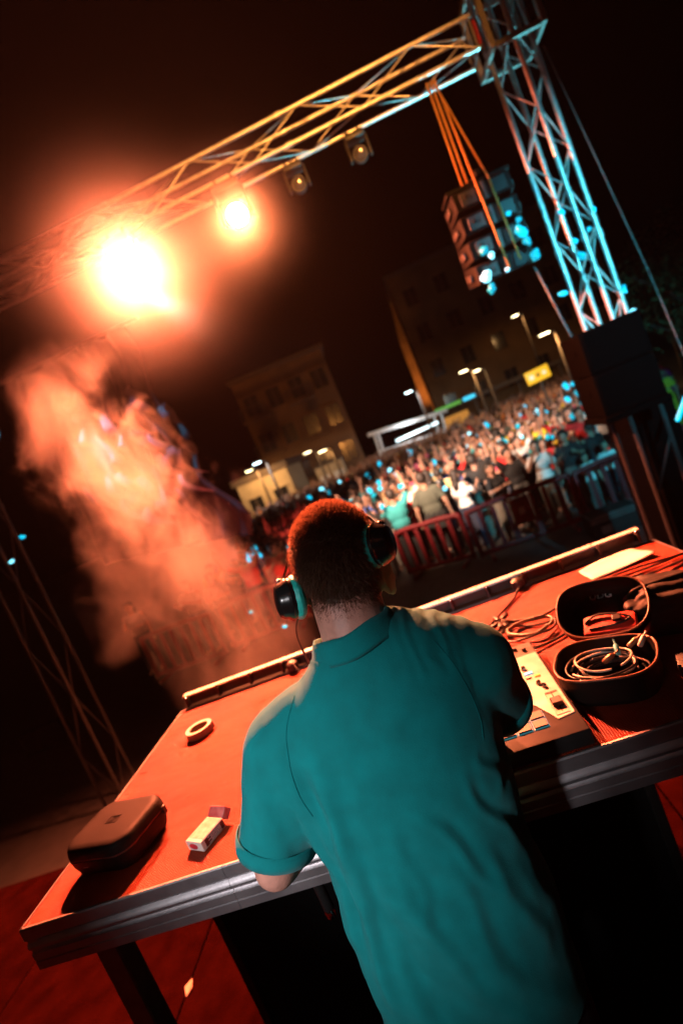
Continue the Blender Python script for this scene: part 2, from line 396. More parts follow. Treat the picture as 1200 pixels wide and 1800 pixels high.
for i in range(4):
    for j in range(2):
        x = .072 - i * .036; y = 1.10 + j * .033
        p_ = small((x, y, ctop + .002), (.030, .027, .006), 'pad', padm)
        small((x, y, ctop + .0008), (.0335, .0305, .002), 'pad_rim', mat('pad_glow', (.1, .3, .35), .4, emit=(.1, .7, .9), estr=.22), p_, .0002)
small((.055, 1.152, ctop + .002), (.02, .006, .003), 'blue_button', MATS['btn_blue'])
for i in range(4): small((-.2 + i * .025, 1.12, ctop + .003), (.018, .018, .004), 'mixer_button', padm)
for i in range(3): MB().lathe([(.008, 0), (.0075, .012), (.006, .014)], rc((-.19 + i * .03, 1.25, ctop)), n=14).obj('knob', blk, ct, auto=40)

# ---- open case with coiled cables
oc = thing('open_headphone_case', 'open black zip case holding coiled cables beside the controller', 'case', (.270, 1.215, TOP + .0005), R(-24))
def dshape(wd, dp, z, n=40):  # rounded bean outline, flat hinge side at +y
    P = []
    for k in range(n):
        a = 2 * math.pi * k / n; c, s_ = math.cos(a), math.sin(a); e_ = .62
        P.append((wd / 2 * math.copysign(abs(c) ** e_, c), dp / 2 * math.copysign(abs(s_) ** (.62 if s_ > 0 else .9), s_), z))
    return P
W2, D2, H2 = .225, .19, .075
cin = mat('case_lining', (.008, .007, .007), .85, bump=.2, bscale=300)
def shell(H, name, m):
    outer = [dshape(W2 * s_, D2 * s_, z) for s_, z in ((.7, 0), (.9, .006), (.98, .02), (1.0, H))]
    inner = [dshape(W2 * s_, D2 * s_, z) for s_, z in ((.965, H), (.95, .022), (.87, .011), (.68, .006))]
    return loft(outer + inner).mesh(name, auto=45)
me = shell(H2, 'base_shell', cin); me.materials.append(casem); b0 = put('base_shell', me, oc)
MB().tube([(x * 1.0, y * 1.0, H2) for x, y, z in dshape(W2, D2, 0)], .003, 6, closed=True).obj('zip', mat('zip_brown', (.16, .07, .04), .4), oc, smooth=True)
me = shell(.045, 'lid_shell', cin); me.materials.append(casem)
ld = put('lid_shell', me, oc)
ld.matrix_local = Matrix.Translation((0, D2 / 2 + .006, H2 + .002)) @ Matrix.Rotation(R(24), 4, 'X') @ Matrix.Translation((0, D2 / 2, -.045))
MB().tube([(x, y, .045) for x, y, z in dshape(W2, D2, 0)], .003, 6, closed=True).obj('zip', MATS['zip_brown'], ld, smooth=True)
tm = text_mesh('UDG', .027, .0006); tm.materials.append(mat('logo_grey', (.8, .8, .78), .5)); put('maker_logo', tm, ld, loc=(-.005, .070, .0085))
pko = MB().bbox((.01, -.035, .014), (.13, .062, .014), .006).obj('red_pocket', mat('red_mesh', (.8, .05, .03), .6, bump=.3, bscale=60, emit=None), ld, auto=50)
MB().tube(spline([(-.05, -.03, .022), (-.02, -.01, .026), (.03, -.015, .026), (.06, -.03, .024), (.03, -.045, .024), (-.04, -.05, .022)]), .003, 8).obj('cord', blk, pko, smooth=True)
MB().bbox((.03, -.028, .027), (.022, .018, .009), .002).obj('cord_clip', blk, pko)
ccb = mat('cable_black', (.012, .012, .013), .35)
ccw = mat('cable_pale', (.55, .5, .42), .35)
for k in range(7):
    r0 = .05 + .006 * (k % 3); z0 = .030 + k * .0065; ph = k * .9
    pts = [(.012 * math.sin(k) + r0 * 1.25 * math.cos(t + ph), .008 * math.cos(k * 2) + r0 * math.sin(t + ph), z0 + .003 * math.sin(2 * t)) for t in np.linspace(0, 5.9, 36)]
    c_ = MB().tube(pts, .0026, 7).obj('coiled_cable', ccw if k in (4, 6) else ccb, smooth=True, loc=oc.location); c_.rotation_euler.z = oc.rotation_euler.z
    tag(c_, ('pale' if k in (4, 6) else 'black') + ' cable coiled inside the open zip case', 'cable', 'pale coiled cables' if k in (4, 6) else 'black coiled cables')
for (x, y, z, a, mm) in ((.05, .05, .066, 30, mat('plug_copper', (.62, .33, .2), .3, .4)), (.075, .042, .068, 60, pw), (-.005, .0, .062, 20, mat('plug_brown', (.3, .14, .07), .3, .5)), (.03, .02, .066, 100, mat('plug_cyan', (.1, .5, .55), .4))):
    q = MB().lathe([(.004, 0), (.0062, .003), (.0062, .026), (.004, .03), (.0022, .031), (.0022, .044)], (x, y, z), Matrix.Rotation(R(a), 3, 'Z') @ Matrix.Rotation(R(65), 3, 'Y'), n=12).obj('cable_plug', mm, smooth=False, auto=40, loc=oc.location)
    q.rotation_euler.z = oc.rotation_euler.z
    tag(q, {30: 'copper coloured', 60: 'white', 20: 'dark brown', 100: 'cyan banded'}[a] + ' cable plug on top of the coils in the open case', 'plug')

# ---- black soft bag
bm = bmesh.new(); bmesh.ops.create_icosphere(bm, subdivisions=5, radius=1)
for v in bm.verts:
    p = v.co.copy(); q = Vector((math.copysign(abs(p.x) ** .6, p.x), math.copysign(abs(p.y) ** .6, p.y), math.copysign(abs(p.z) ** .6, p.z)))
    d = 1 + .20 * noise.noise(p * 2.2) + .10 * abs(noise.noise(Vector((p.x * 6, p.y * 3, p.z * 2.2))))
    v.co = Vector((q.x * .125 * d, q.y * .085 * d, max(-.057, q.z * .062 * d)))
me = bpy.data.meshes.new('bag'); bm.to_mesh(me); bm.free(); me.polygons.foreach_set('use_smooth', [True] * len(me.polygons))
me.materials.append(mat('bag_nylon', (.014, .012, .010), .6, var=.3, bump=.3, bscale=30, spec=.3))
bag = thing('soft_bag', 'slumped black nylon bag at the right end of the table', 'bag', (.525, 1.405, TOP + .058), R(-20)); put('body', me, bag)
MB().tube(spline([(-.12, -.02, .02), (-.08, -.03, .06), (.0, -.02, .07), (.08, .02, .062)]), .006, 8).obj('strap', MATS['bag_nylon'], bag, smooth=True)
dv = thing('small_black_device', 'small black device with chrome edge at the right table end', 'device', (.452, 1.175, TOP + .0005), R(-20))
MB().bbox((0, 0, .014), (.09, .07, .027), .004).obj('body', blk, dv, auto=40)
MB().bbox((-.0457, 0, .018), (.0015, .06, .003), .0005, seg=1).obj('trim', MATS['chrome'], dv)
# ---- table cables
Z_ = TOP + .006
CAB = [([(.98, 1.86, Z_), (.75, 1.80, Z_), (.55, 1.79, Z_), (.40, 1.82, Z_), (.28, 1.72, Z_), (.19, 1.73, Z_), (.10, 1.80, Z_)], .0042, 'thick black cable running from the rail past the paper sheet'),
       ([(.98, 1.80, Z_ + .006), (.73, 1.74, Z_ + .006), (.52, 1.72, Z_ + .002), (.36, 1.71, Z_), (.24, 1.65, Z_), (.15, 1.70, Z_), (.07, 1.72, Z_)], .0042, 'black cable sagging across the table towards the controller'),
       ([(.98, 1.70, Z_), (.70, 1.70, Z_ + .008), (.55, 1.62, Z_), (.46, 1.52, Z_), (.44, 1.45, Z_)], .004, 'black cable passing behind the open zip case'),
       ([(.95, 1.74, Z_ + .012), (.72, 1.77, Z_ + .014), (.50, 1.79, Z_ + .010), (.35, 1.66, Z_ + .004), (.28, 1.55, Z_), (.20, 1.515, Z_), (.13, 1.50, Z_ + .006)], .004, 'black cable plugged into the controller side'),
       ([(.26, 2.03, Z_ + .012), (.20, 1.93, Z_), (.13, 1.84, Z_), (.08, 1.78, Z_), (.02, 1.74, Z_)], .004, 'black cable leaving the rail connector')]
for P_, r_, lb in CAB:
    tag(MB().tube([Vector(p) - Vector((.3, 1.75, TOP)) for p in spline(P_)], r_, 8).obj('black_cable', ccb, smooth=True, loc=(.3, 1.75, TOP)), lb, 'cable')
lp = [(.19 + .068 * math.cos(t) + .012 * math.sin(2 * t), 1.635 + .06 * math.sin(t), Z_ + .004 + .012 * (t / 12)) for t in np.linspace(0, 12.0, 60)]
tag(MB().tube([Vector(p) - Vector((.19, 1.635, TOP)) for p in lp], .0032, 8).obj('looped_cable', ccw, smooth=True, loc=(.19, 1.635, TOP)), 'pale cable looped twice behind the controller', 'cable')
lp = [(.18 + .085 * math.cos(t), 1.63 + .07 * math.sin(t), Z_ + .012 + .004 * math.sin(3 * t)) for t in np.linspace(.6, 6.4, 40)]
tag(MB().tube([Vector(p) - Vector((.18, 1.63, TOP)) for p in lp], .0036, 8).obj('looped_cable', ccb, smooth=True, loc=(.18, 1.63, TOP)), 'black cable looped once around the pale loops', 'cable')
pc = thing('plug_cluster', 'bunch of black plugs and cable ends by the man\'s right shoulder', 'plugs', (.12, 1.74, TOP))
for k in range(7):
    a = k * .9
    MB().bbox((.026 * math.cos(a) * (k % 3), .022 * math.sin(a) * (k % 2 + 1), .014 + .006 * (k % 3)), (.04, .014, .014), .003, Matrix.Rotation(a, 3, 'Z')).obj('plug', blk, pc, auto=40)

# ---- under the table
rk = thing('equipment_rack', 'black equipment case standing on the stage under the table', 'case', (-.35, 1.62, 0))
MB().bbox((0, 0, .30), (1.28, .55, .59), .008).obj('body', mat('rack_black', (.004, .004, .004), .9, bump=.1, spec=.08), rk)
for sx in (-1, 1):
    for sy in (-1, 1): MB().bbox((sx * .64, sy * .275, .30), (.028, .028, .602), .003, seg=1).obj('corner_edge', mat('edge_alu', (.03, .028, .026), .6, .8), rk)
tag(MB().tube(spline([(-.33, 1.06, .84), (-.29, 1.04, .72), (-.27, 1.04, .60), (-.30, 1.05, .45), (-.28, 1.1, .25), (-.2, 1.1, .06), (-.05, 1.02, .008), (.2, .98, .008)]), .0035, 8).obj('hanging_cable', ccb, smooth=True), 'thin black cable hanging below the table edge beside the man', 'cable')
leaf = MB(); leaf.add([(0, -.03, .0), (.018, 0, .006), (0, .04, .003), (-.018, .005, .009)], [(0, 1, 2, 3)])
o = leaf.obj('paper_scrap', mat('scrap', (.5, .3, .22), .7), loc=(-1.52, 1.72, .0015)); o.modifiers.new('s', 'SOLIDIFY').thickness = .001
tag(o, 'small pale scrap on the stage floor seam', 'scrap')

# ================================================================== THE MAN
skin = mat('skin', (.50, .23, .175), .5, var=.12, scale=60, bump=.12, bscale=260, spec=.4)
polo_m = mat('polo_pique', (.001, .175, .185), .8, var=.12, scale=25, bump=.22, bscale=620, spec=.12, sheen=.09)
denim = mat('dark_denim', (.012, .014, .02), .9, bump=.2, bscale=400)
hairm = mat('short_hair', (.12, .06, .036), .55, var=.4, scale=300, spec=.35)
_t = hairm.node_tree; _b = _t.nodes['Principled BSDF']; _tr = _t.nodes.new('ShaderNodeBsdfTranslucent'); _tr.inputs[0].default_value = (.30, .14, .08, 1)
_mx = _t.nodes.new('ShaderNodeMixShader'); _mx.inputs[0].default_value = .45; _o = _t.nodes['Material Output']
_t.links.new(_b.outputs[0], _mx.inputs[1]); _t.links.new(_tr.outputs[0], _mx.inputs[2]); _t.links.new(_mx.outputs[0], _o.inputs['Surface'])
_b = skin.node_tree.nodes['Principled BSDF']; _b.inputs['Subsurface Weight'].default_value = .0; _b.inputs['Subsurface Radius'].default_value = (1, .3, .15); _b.inputs['Subsurface Scale'].default_value = .008
dj = thing('person', 'man in teal polo shirt and headphones seen from behind, leaning over the table', 'person', (-.2, .87, 0))
J0 = Vector((-.2, .87, 0))
def V3(*p): return Vector(p) - J0
HC = V3(-.172, .957, 1.527)     # skull centre
tilt = Matrix.Rotation(R(10), 3, 'Y') @ Matrix.Rotation(R(6), 3, 'Z')
def hp(x, y, z): return HC + tilt @ Vector((x, y, z))
b = MB()
b.ell(hp(0, -.004, .008), (.0755, .094, .090), tilt, 24, 18)            # cranium
b.ell(hp(0, -.035, -.005), (.070, .060, .075), tilt, 20, 14)            # occiput
b.ell(hp(0, .045, -.06), (.056, .052, .062), tilt, 18, 12)              # jaw
b.ell(hp(0, .075, -.03), (.045, .03, .06), tilt, 16, 12)                # face
b.ell(hp(0, .108, -.042), (.012, .016, .02), tilt)                      # nose
b.cap(hp(0, .098, -.018), .009, hp(0, .112, -.045), .011)
b.ell(hp(0, .096, -.078), (.024, .012, .009), tilt); b.ell(hp(0, .088, -.108), (.024, .02, .018), tilt)
b.cap(hp(-.045, .082, .004), .012, hp(.045, .082, .004), .012)
for sx in (-1, 1):                                                      # ears
    er = tilt @ Matrix.Rotation(R(-42 * sx), 3, 'Z') @ Matrix.Rotation(R(-8 * sx), 3, 'Y')
    c_ = hp(sx * .084, -.002, -.058)
    b.ell(c_, (.0095, .023, .036), er, 14, 12)
    rim = [c_ + er @ Vector((sx * .006, -.019 * math.cos(t) , .034 * math.sin(t))) for t in np.linspace(-1.1, 2.5, 14)]
    b.tube(rim, .0052, 8)
    b.ell(c_ + er @ Vector((sx * .002, .004, -.029)), (.006, .010, .011), er)
b.cap(V3(-.188, .895, 1.30), .075, V3(-.183, .912, 1.40), .064, 16); b.cap(V3(-.183, .912, 1.40), .064, hp(0, -.014, -.05), .065, 16)
b.cap(V3(-.27, .89, 1.305), .05, V3(-.105, .895, 1.315), .05, 14)
b.ell(V3(-.195, .885, 1.22), (.18, .10, .16), None, 20, 14); b.ell(V3(-.205, .875, .98), (.15, .10, .2), None, 20, 14); b.ell(V3(-.21, .87, .85), (.16, .105, .12), None, 20, 14)
def arm(S, E_, Wr, sgn, hand_dir):
    b.cap(S, .050, S.lerp(E_, .5), .048); b.cap(S.lerp(E_, .5), .050, E_, .042)
    M1 = E_.lerp(Wr, .35); b.cap(E_, .042, M1, .041); b.cap(M1, .041, Wr, .027)
    d = hand_dir.normalized(); sd = d.cross(Vector((0, 0, 1))).normalized() * sgn   # towards thumb
    P = Wr + d * .045
    for k in (-1.5, -.5, .5, 1.5): b.cap(Wr + sd * k * .008, .014, Wr + d * .085 + sd * k * .019, .0105, 8)
    for k, L in ((-1.5, .058), (-.5, .072), (.5, .078), (1.5, .070)):
        a0 = Wr + d * .085 + sd * k * .0195; a1 = a0 + d * L * .48 + Vector((0, 0, .004)) + sd * k * .002; a2 = a0 + d * L * .9 + Vector((0, 0, -.018)) + sd * k * .003
        b.cap(a0, .0092, a1, .0085, 8); b.cap(a1, .0085, a2, .0072, 8)
    t0 = Wr + d * .025 + sd * .026; t1 = t0 + d * .03 + sd * .022 + Vector((0, 0, -.006)); t2 = t1 + d * .028 + sd * .006 + Vector((0, 0, -.008))
    b.cap(t0, .013, t1, .0105, 8); b.cap(t1, .0105, t2, .0085, 8)
SL, EL, WL = V3(-.378, .875, 1.272), V3(-.480, .852, 1.052), V3(-.335, 1.10, 1.035)
SR, ER, WR = V3(-.010, .895, 1.285), V3(.004, .985, 1.125), V3(-.07, 1.20, 1.045)
arm(SL, EL, WL, -1, Vector((.35, .9, -.12))); arm(SR, ER, WR, 1, Vector((-.3, .9, -.12)))
for sx in (-1, 1):
    hx = -.21 + sx * .085
    b.cap(V3(hx, .87, .82), .085, V3(hx + sx * .015, .885, .46), .058, 14); b.cap(V3(hx + sx * .015, .885, .46), .056, V3(hx + sx * .02, .86, .10), .038, 14)
    b.cap(V3(hx + sx * .02, .85, .045), .036, V3(hx + sx * .035, .98, .032), .03, 12)
me = remesh(b, .0052, 5, 'body'); me.materials.append(skin); body = put('body', me, dj)
# ---- polo
b = MB()
TR = [(.66, -.215, .868, .182, .135), (.75, -.215, .868, .186, .134), (.84, -.213, .868, .188, .130), (.93, -.208, .870, .186, .124), (1.05, -.200, .874, .184, .119), (1.15, -.196, .878, .192, .119), (1.22, -.193, .882, .206, .118),
      (1.275, -.191, .886, .214, .110), (1.315, -.189, .890, .200, .096), (1.350, -.188, .894, .155, .083), (1.378, -.187, .897, .108, .075), (1.400, -.186, .900, .078, .070)]
rings = []
for z, x, y, rx, ry in TR:
    g = []
    for k in range(36):
        a = 2 * math.pi * k / 36; c, s_ = math.cos(a), math.sin(a)
        tw = .035 * (x - (-.19) + rx * c)          # shoulders turned slightly
        g.append(tuple(V3(x + rx * math.copysign(abs(c) ** .82, c), y + ry * math.copysign(abs(s_) ** .82, s_) + .10 * rx * c, z + (.03 * rx * c / .2 * max(0, min(1, (z - 1.1) / .2))))))
    rings.append(g)
t_ = loft(rings); b.add(t_.v, t_.f)
hemL = SL.lerp(EL, .80); hemR = SR.lerp(ER, .86)
b.cap(V3(-.31, .878, 1.272), .080, V3(-.375, .872, 1.250), .080, 20); b.cap(V3(-.375, .872, 1.250), .080, SL.lerp(EL, 1.02), .072, 20)
b.cap(V3(-.06, .895, 1.286), .078, V3(-.012, .902, 1.270), .076, 20); b.cap(V3(-.012, .902, 1.270), .076, SR.lerp(ER, 1.06), .060, 20)
me = remesh(b, .0050, 9, 'polo')
CRE = [(-.173, 1.128, -.105, .956, .0050, .009), (-.094, 1.147, -.045, .979, .0050, .008), (-.223, 1.124, -.227, .941, .0035, .012), (-.347, 1.23, -.345, 1.046, .0060, .010), (-.316, 1.209, -.341, .955, .0060, .012),
       (-.312, 1.122, -.349, .785, .0055, .012), (-.165, 1.051, -.142, .803, .0045, .013), (-.058, 1.17, -.036, 1.081, .0040, .007), (-.307, .989, -.294, .768, .0050, .014), (-.25, 1.06, -.20, .80, .004, .012), (-.10, 1.02, -.07, .80, .004, .011), (-.366, 1.15, -.374, .90, .005, .009)]
def crease(x, z):
    d = 0
    for x0, z0, x1, z1, am, wd in CRE:
        L2 = (x1 - x0) ** 2 + (z1 - z0) ** 2; t = ((x - x0) * (x1 - x0) + (z - z0) * (z1 - z0)) / L2
        if t < -.1 or t > 1.1: continue
        w_ = .006 * math.sin(t * 7 + x0 * 40); px_ = x - (x0 + (x1 - x0) * t) - w_
        e_ = max(0, min(1, (t + .1) / .35)) * max(0, min(1, (1.1 - t) / .35))
        d += .85 * am * e_ * (math.exp(-(px_ / wd) ** 2) - .8 * math.exp(-((px_ - 1.7 * wd) / (1.1 * wd)) ** 2))
    return d
bm = bmesh.new(); bm.from_mesh(me); bm.normal_update()
dead = []
aL = (EL - SL).normalized(); aR = (ER - SR).normalized()
for v in bm.verts:
    p = v.co; n_ = v.normal; w_ = p + J0; d = 0
    # hem cuts
    for (h, a) in ((hemL, aL), (hemR, aR)):
        r_ = p - h; t = r_.dot(a)
        if t > 0 and (r_ - a * t).length < .10 and t < .2 : v.tag = True
    # long drape folds over the lower back
    u = (w_.x + .195) ; z = w_.z
    m1 = max(0, min(1, (1.22 - z) / .25))
    q = Vector((u * 10 + z * 5.0, z * 1.1 - u * 0.8, 3.1)); d += .015 * m1 * noise.noise(q)
    q = Vector((u * 26 + z * 15, z * 1.8 + 1.7, 7.7)); d += .0045 * m1 * noise.noise(q)
    # vertical folds from the left armpit
    m2 = max(0, 1 - abs(u + .15) / .09) * max(0, min(1, (1.30 - z) / .08)) * max(0, min(1, (z - .80) / .2))
    d += .009 * m2 * math.sin((u - .10 * (z - 1.1)) * 95 + 1.5 * noise.noise(Vector((u * 8, z * 5, 0))))
    # gathers on top of the right shoulder, faint on the left
    m3 = max(0, 1 - abs(u - .14) / .08) * max(0, min(1, (z - 1.30) / .03))
    d += .0016 * m3 * math.sin(u * 260 + 2.5 * noise.noise(Vector((u * 30, w_.y * 30, z * 20))))
    # sleeves
    if u < -.19 or u > .17:
        d += .005 * noise.noise(Vector((w_.x * 16, w_.y * 16, z * 7)))
    d += .0012 * noise.noise(w_ * 24) + .0016 * noise.noise(Vector((u * 14 - z * 8, z * 7 + u * 5, w_.y * 6)))
    if w_.y < .9: d += crease(w_.x, z)
    v.co = p + n_ * d
bmesh.ops.delete(bm, geom=[f for f in bm.faces if any(v.tag for v in f.verts)], context='FACES')
bmesh.ops.delete(bm, geom=[v for v in bm.verts if not v.link_faces], context='VERTS')
bm.to_mesh(me); bm.free(); me.materials.append(polo_m)
polo = put('polo_shirt', me, dj)
from mathutils.bvhtree import BVHTree
_bv = BVHTree.FromPolygons([v.co[:] for v in me.vertices], [p.vertices[:] for p in me.polygons])
seam_m = mat('polo_seam', (.001, .15, .16), .85, spec=.1)
for path in ([(-.315, 1.345), (-.338, 1.31), (-.350, 1.26), (-.352, 1.21), (-.345, 1.17)], [(-.055, 1.355), (-.040, 1.32), (-.032, 1.27), (-.032, 1.22), (-.040, 1.185)]):
    pts = []
    for q in spline([(x, 0, z) for x, z in path], 8):
        hit = _bv.ray_cast(Vector((q.x, .4, q.z)) - J0, Vector((0, 1, 0)))
        if hit[0] is not None: pts.append(hit[0] + Vector((0, -.0004, 0)))
    if len(pts) > 3: MB().tube(pts, .0009, 6).obj('seam', seam_m, polo, smooth=True)
def cuff(h, a, r, par):
    u = a.orthogonal().normalized(); w_ = a.cross(u); n = 40; vs = []
    for (rr, t) in ((r + .001, -.016), (r + .004, -.014), (r + .0045, .0), (r + .003, .012), (r - .001, .013), (r - .004, .010), (r - .005, -.01)):
        vs.append([h + a * t + (u * math.cos(2 * math.pi * j / n) + w_ * math.sin(2 * math.pi * j / n)) * rr for j in range(n)])
    return loft(vs, False, False).obj('cuff', polo_m, par, smooth=True)
def fit_r(h, a):
    ds = [((v.co - h) - a * (v.co - h).dot(a)).length for v in me.vertices if abs((v.co - h).dot(a)) < .012 and (v.co - h).length < .1]
    return sorted(ds)[int(len(ds) * .6)] if ds else .066
cuff(hemL, aL, fit_r(hemL, aL), polo); cuff(hemR, aR, fit_r(hemR, aR), polo)
# collar: folded band round the neck
n = 56; rgs = []
for (rx, ry, zo, ph) in ((.064, .064, .020, 0), (.069, .069, .030, 0), (.073, .072, .032, 0), (.079, .077, .022, 0), (.090, .083, -.002, 0), (.093, .085, -.009, 0), (.090, .081, -.008, 0)):
    g = []
    for k in range(n):
        a = 2 * math.pi * k / n; c, s_ = math.cos(a), math.sin(a)
        back = .5 - .5 * s_
        g.append(V3(-.187 + rx * c, .900 + ry * s_, 1.376 + zo + .016 * back + .10 * rx * c - .02 * (s_ > 0) * s_ + .002 * math.sin(5 * a)))
    rgs.append(g)
loft(rgs, False, False).obj('collar', polo_m, polo, smooth=True)
# jeans
b = MB(); b.ell(V3(-.21, .87, .86), (.166, .115, .11), None, 20, 14)
for sx in (-1, 1):
    hx = -.21 + sx * .085
    b.cap(V3(hx, .87, .82), .093, V3(hx + sx * .015, .885, .46), .070, 14); b.cap(V3(hx + sx * .015, .885, .46), .070, V3(hx + sx * .02, .86, .13), .058, 14)
me = remesh(b, .012, 4, 'jeans'); me.materials.append(denim); put('jeans', me, dj)
for sx in (-1, 1):
    hx = -.21 + sx * .105
    b = MB(); b.cap(V3(hx, .835, .046), .042, V3(hx + sx * .015, .99, .036), .035, 14)
    me = remesh(b, .008, 3, 'shoe'); me.materials.append(mat('shoe', (.02, .02, .02), .5)); put('shoe', me, dj)
# ---- hair: cap of short strands on the scalp
bmh = bmesh.new(); bmh.from_mesh(body.data); bmh.normal_update()
tri = []
invt = tilt.transposed()
def hairw(p):
    q = invt @ (p - HC)
    if (q.length > .14): return 0
    hl = -.046 - .044 * max(0, min(1, (-q.y) / .06)) + (.045 if q.y > .02 else 0) + max(0, q.y - .02) * 1.0   # hairline height by depth
    hl += .006 * noise.noise(p * 60)
    if abs(q.x) > .074 and q.z < -.02: return 0
    return max(0, min(1, (q.z - hl) / .055))
sv = []; sf = []; capv = {}
fl_ = [f for f in bmh.faces if hairw(f.calc_center_median()) > 0]
ar = np.array([f.calc_area() * (.15 + hairw(f.calc_center_median())) for f in fl_]); ar /= ar.sum()
pick = rng.choice(len(fl_), 42000, p=ar)
for i in pick:
    f = fl_[i]; wv = rng.dirichlet([1] * len(f.verts)); p = Vector()
    for a, v in zip(wv, f.verts): p += v.co * a
    h = hairw(p); nn = f.normal
    q = invt @ (p - HC)
    flow = tilt @ Vector((0, -.35 if q.z > 0 else -.1, -.9 if q.z < .05 else .15))
    flow = flow - nn * flow.dot(nn)
    dirv = (nn * (.75 if q.z > .02 else .42) + flow * .55 + Vector(rng.normal(0, .28, 3))).normalized()
    L = (.0035 + .0095 * h) * rng.uniform(.45, 1.35)
    sd = dirv.cross(Vector(rng.normal(0, 1, 3))).normalized() * (.00026 + .00034 * h)
    o_ = len(sv); base = p - nn * .001
    sv += [base - sd, base + sd, base + dirv * L * .6 + sd * .8, base + dirv * L * .6 - sd * .8, base + dirv * L * 1.0 - Vector((0, 0, .0012))]
    sf += [(o_, o_ + 1, o_ + 2, o_ + 3), (o_ + 3, o_ + 2, o_ + 4)]
# dark under-layer just above the scalp
for f in fl_:
    if hairw(f.calc_center_median()) < .55: continue
    ids = []
    for v in f.verts:
        if v.index not in capv: capv[v.index] = len(sv); sv.append(v.co + v.normal * .0012)
        ids.append(capv[v.index])
    sf.append(tuple(ids))
bmh.free()
MB().add(sv, sf).obj('hair', hairm, dj, smooth=True)
for sx in (-1, 1):
    MB().ell(hp(sx * .03, .098, -.018), (.012, .008, .008), tilt).obj('eye', mat('eye', (.6, .58, .55), .2), dj, smooth=True)

# ---- headphones
hd = thing('headphones', 'black DJ headphones with teal ear pads worn by the man', 'headphones', tuple(HC + J0))
teal = mat('teal_leather', (.02, .52, .46), .4, bump=.3, bscale=120)
gloss = mat('gloss_black', (.012, .012, .012), .22)
def cup(c, axis, sx):
    axis = axis.normalized(); q = axis.to_track_quat('Z', 'Y').to_matrix()
    p_ = MB(); n = 48; rg = []
    for k in range(13):
        a = 2 * math.pi * k / 13
        rg.append([c + q @ Vector(((.0295 + (.0115 + .0007 * math.sin(j * 2 * math.pi * 13 / n)) * math.cos(a)) * math.cos(2 * math.pi * j / n), (.0295 + (.0115 + .0007 * math.sin(j * 2 * math.pi * 13 / n)) * math.cos(a)) * math.sin(2 * math.pi * j / n), .011 * math.sin(a))) for j in range(n)])
    rg.append(rg[0]); pad = loft(rg, False, False).obj('ear_pad', teal, hd, smooth=True)
    sh = MB().lathe([(.030, .002), (.0375, .006), (.039, .012), (.0375, .020), (.034, .024), (.033, .030), (.028, .036), (.016, .039)], c, q, n=40).obj('ear_cup', gloss, hd, auto=35)
    MB().lathe([(.0395, .013), (.0402, .015), (.0395, .017)], c, q, n=40).obj('cup_ring', MATS['chrome'] if sx > 0 else gloss, sh, auto=35)
    return q
cL = hp(-.085, -.028, -.052); cR = hp(.069, -.040, .012)
axL = tilt @ Vector((-1, -.30, .03)); axR = tilt @ Vector((1, -.42, .14))
cup(cL, axL, -1); cup(cR, axR, 1)
eL = cL + axL.normalized() * .026; eR = cR + axR.normalized() * .026
fr = tilt @ Vector((0, .62, .78))
def arc(r0, off):
    mid = (eL + eR) / 2; h = (eR - eL) / 2; top = (tilt @ Vector((0, .72, .70))).normalized()
    return [mid + h * math.cos(t) * 1.0 + top * r0 * math.sin(t) + off for t in np.linspace(math.pi, 0, 30)]
MB().tube(arc(.118, tilt @ Vector((0, .004, 0))), .0016, 6).obj('headband_wire', MATS['chrome'], hd, smooth=True)
MB().tube(arc(.126, tilt @ Vector((0, -.006, 0))), .0016, 6).obj('headband_wire', MATS['chrome'], hd, smooth=True)
A1 = arc(.122, Vector((0, 0, 0)))[7:23]
MB().tube(A1, .0075, 8).obj('headband_pad', gloss, hd, smooth=True)
for e_, ax in ((eL, axL), (eR, axR)):
    q = ax.normalized().to_track_quat('Z', 'Y').to_matrix()
    MB().bbox(e_ + tilt @ Vector((0, .02, .024)), (.012, .018, .026), .003, tilt).obj('hinge', gloss, hd, auto=40)
    MB().tube([e_ + tilt @ Vector((0, .02, .03)), e_ + tilt @ Vector((0, .008, .0))], .004, 8).obj('swivel', MATS['chrome'], hd, auto=40)
for o in hd.children_recursive: pass
hd.location = J0    # geometry is built about the man's foot point
cd = [cL + J0 + Vector((-.012, -.004, -.036)), Vector((-.305, .965, 1.40)), Vector((-.345, 1.10, 1.25)), Vector((-.47, 1.45, 1.10)), Vector((-.62, 1.83, 1.01)), Vector((-.70, 2.02, TOP + .035))]
MB().tube([p - J0 for p in spline(cd)], .0022, 8).obj('cord', ccb, hd, smooth=True)

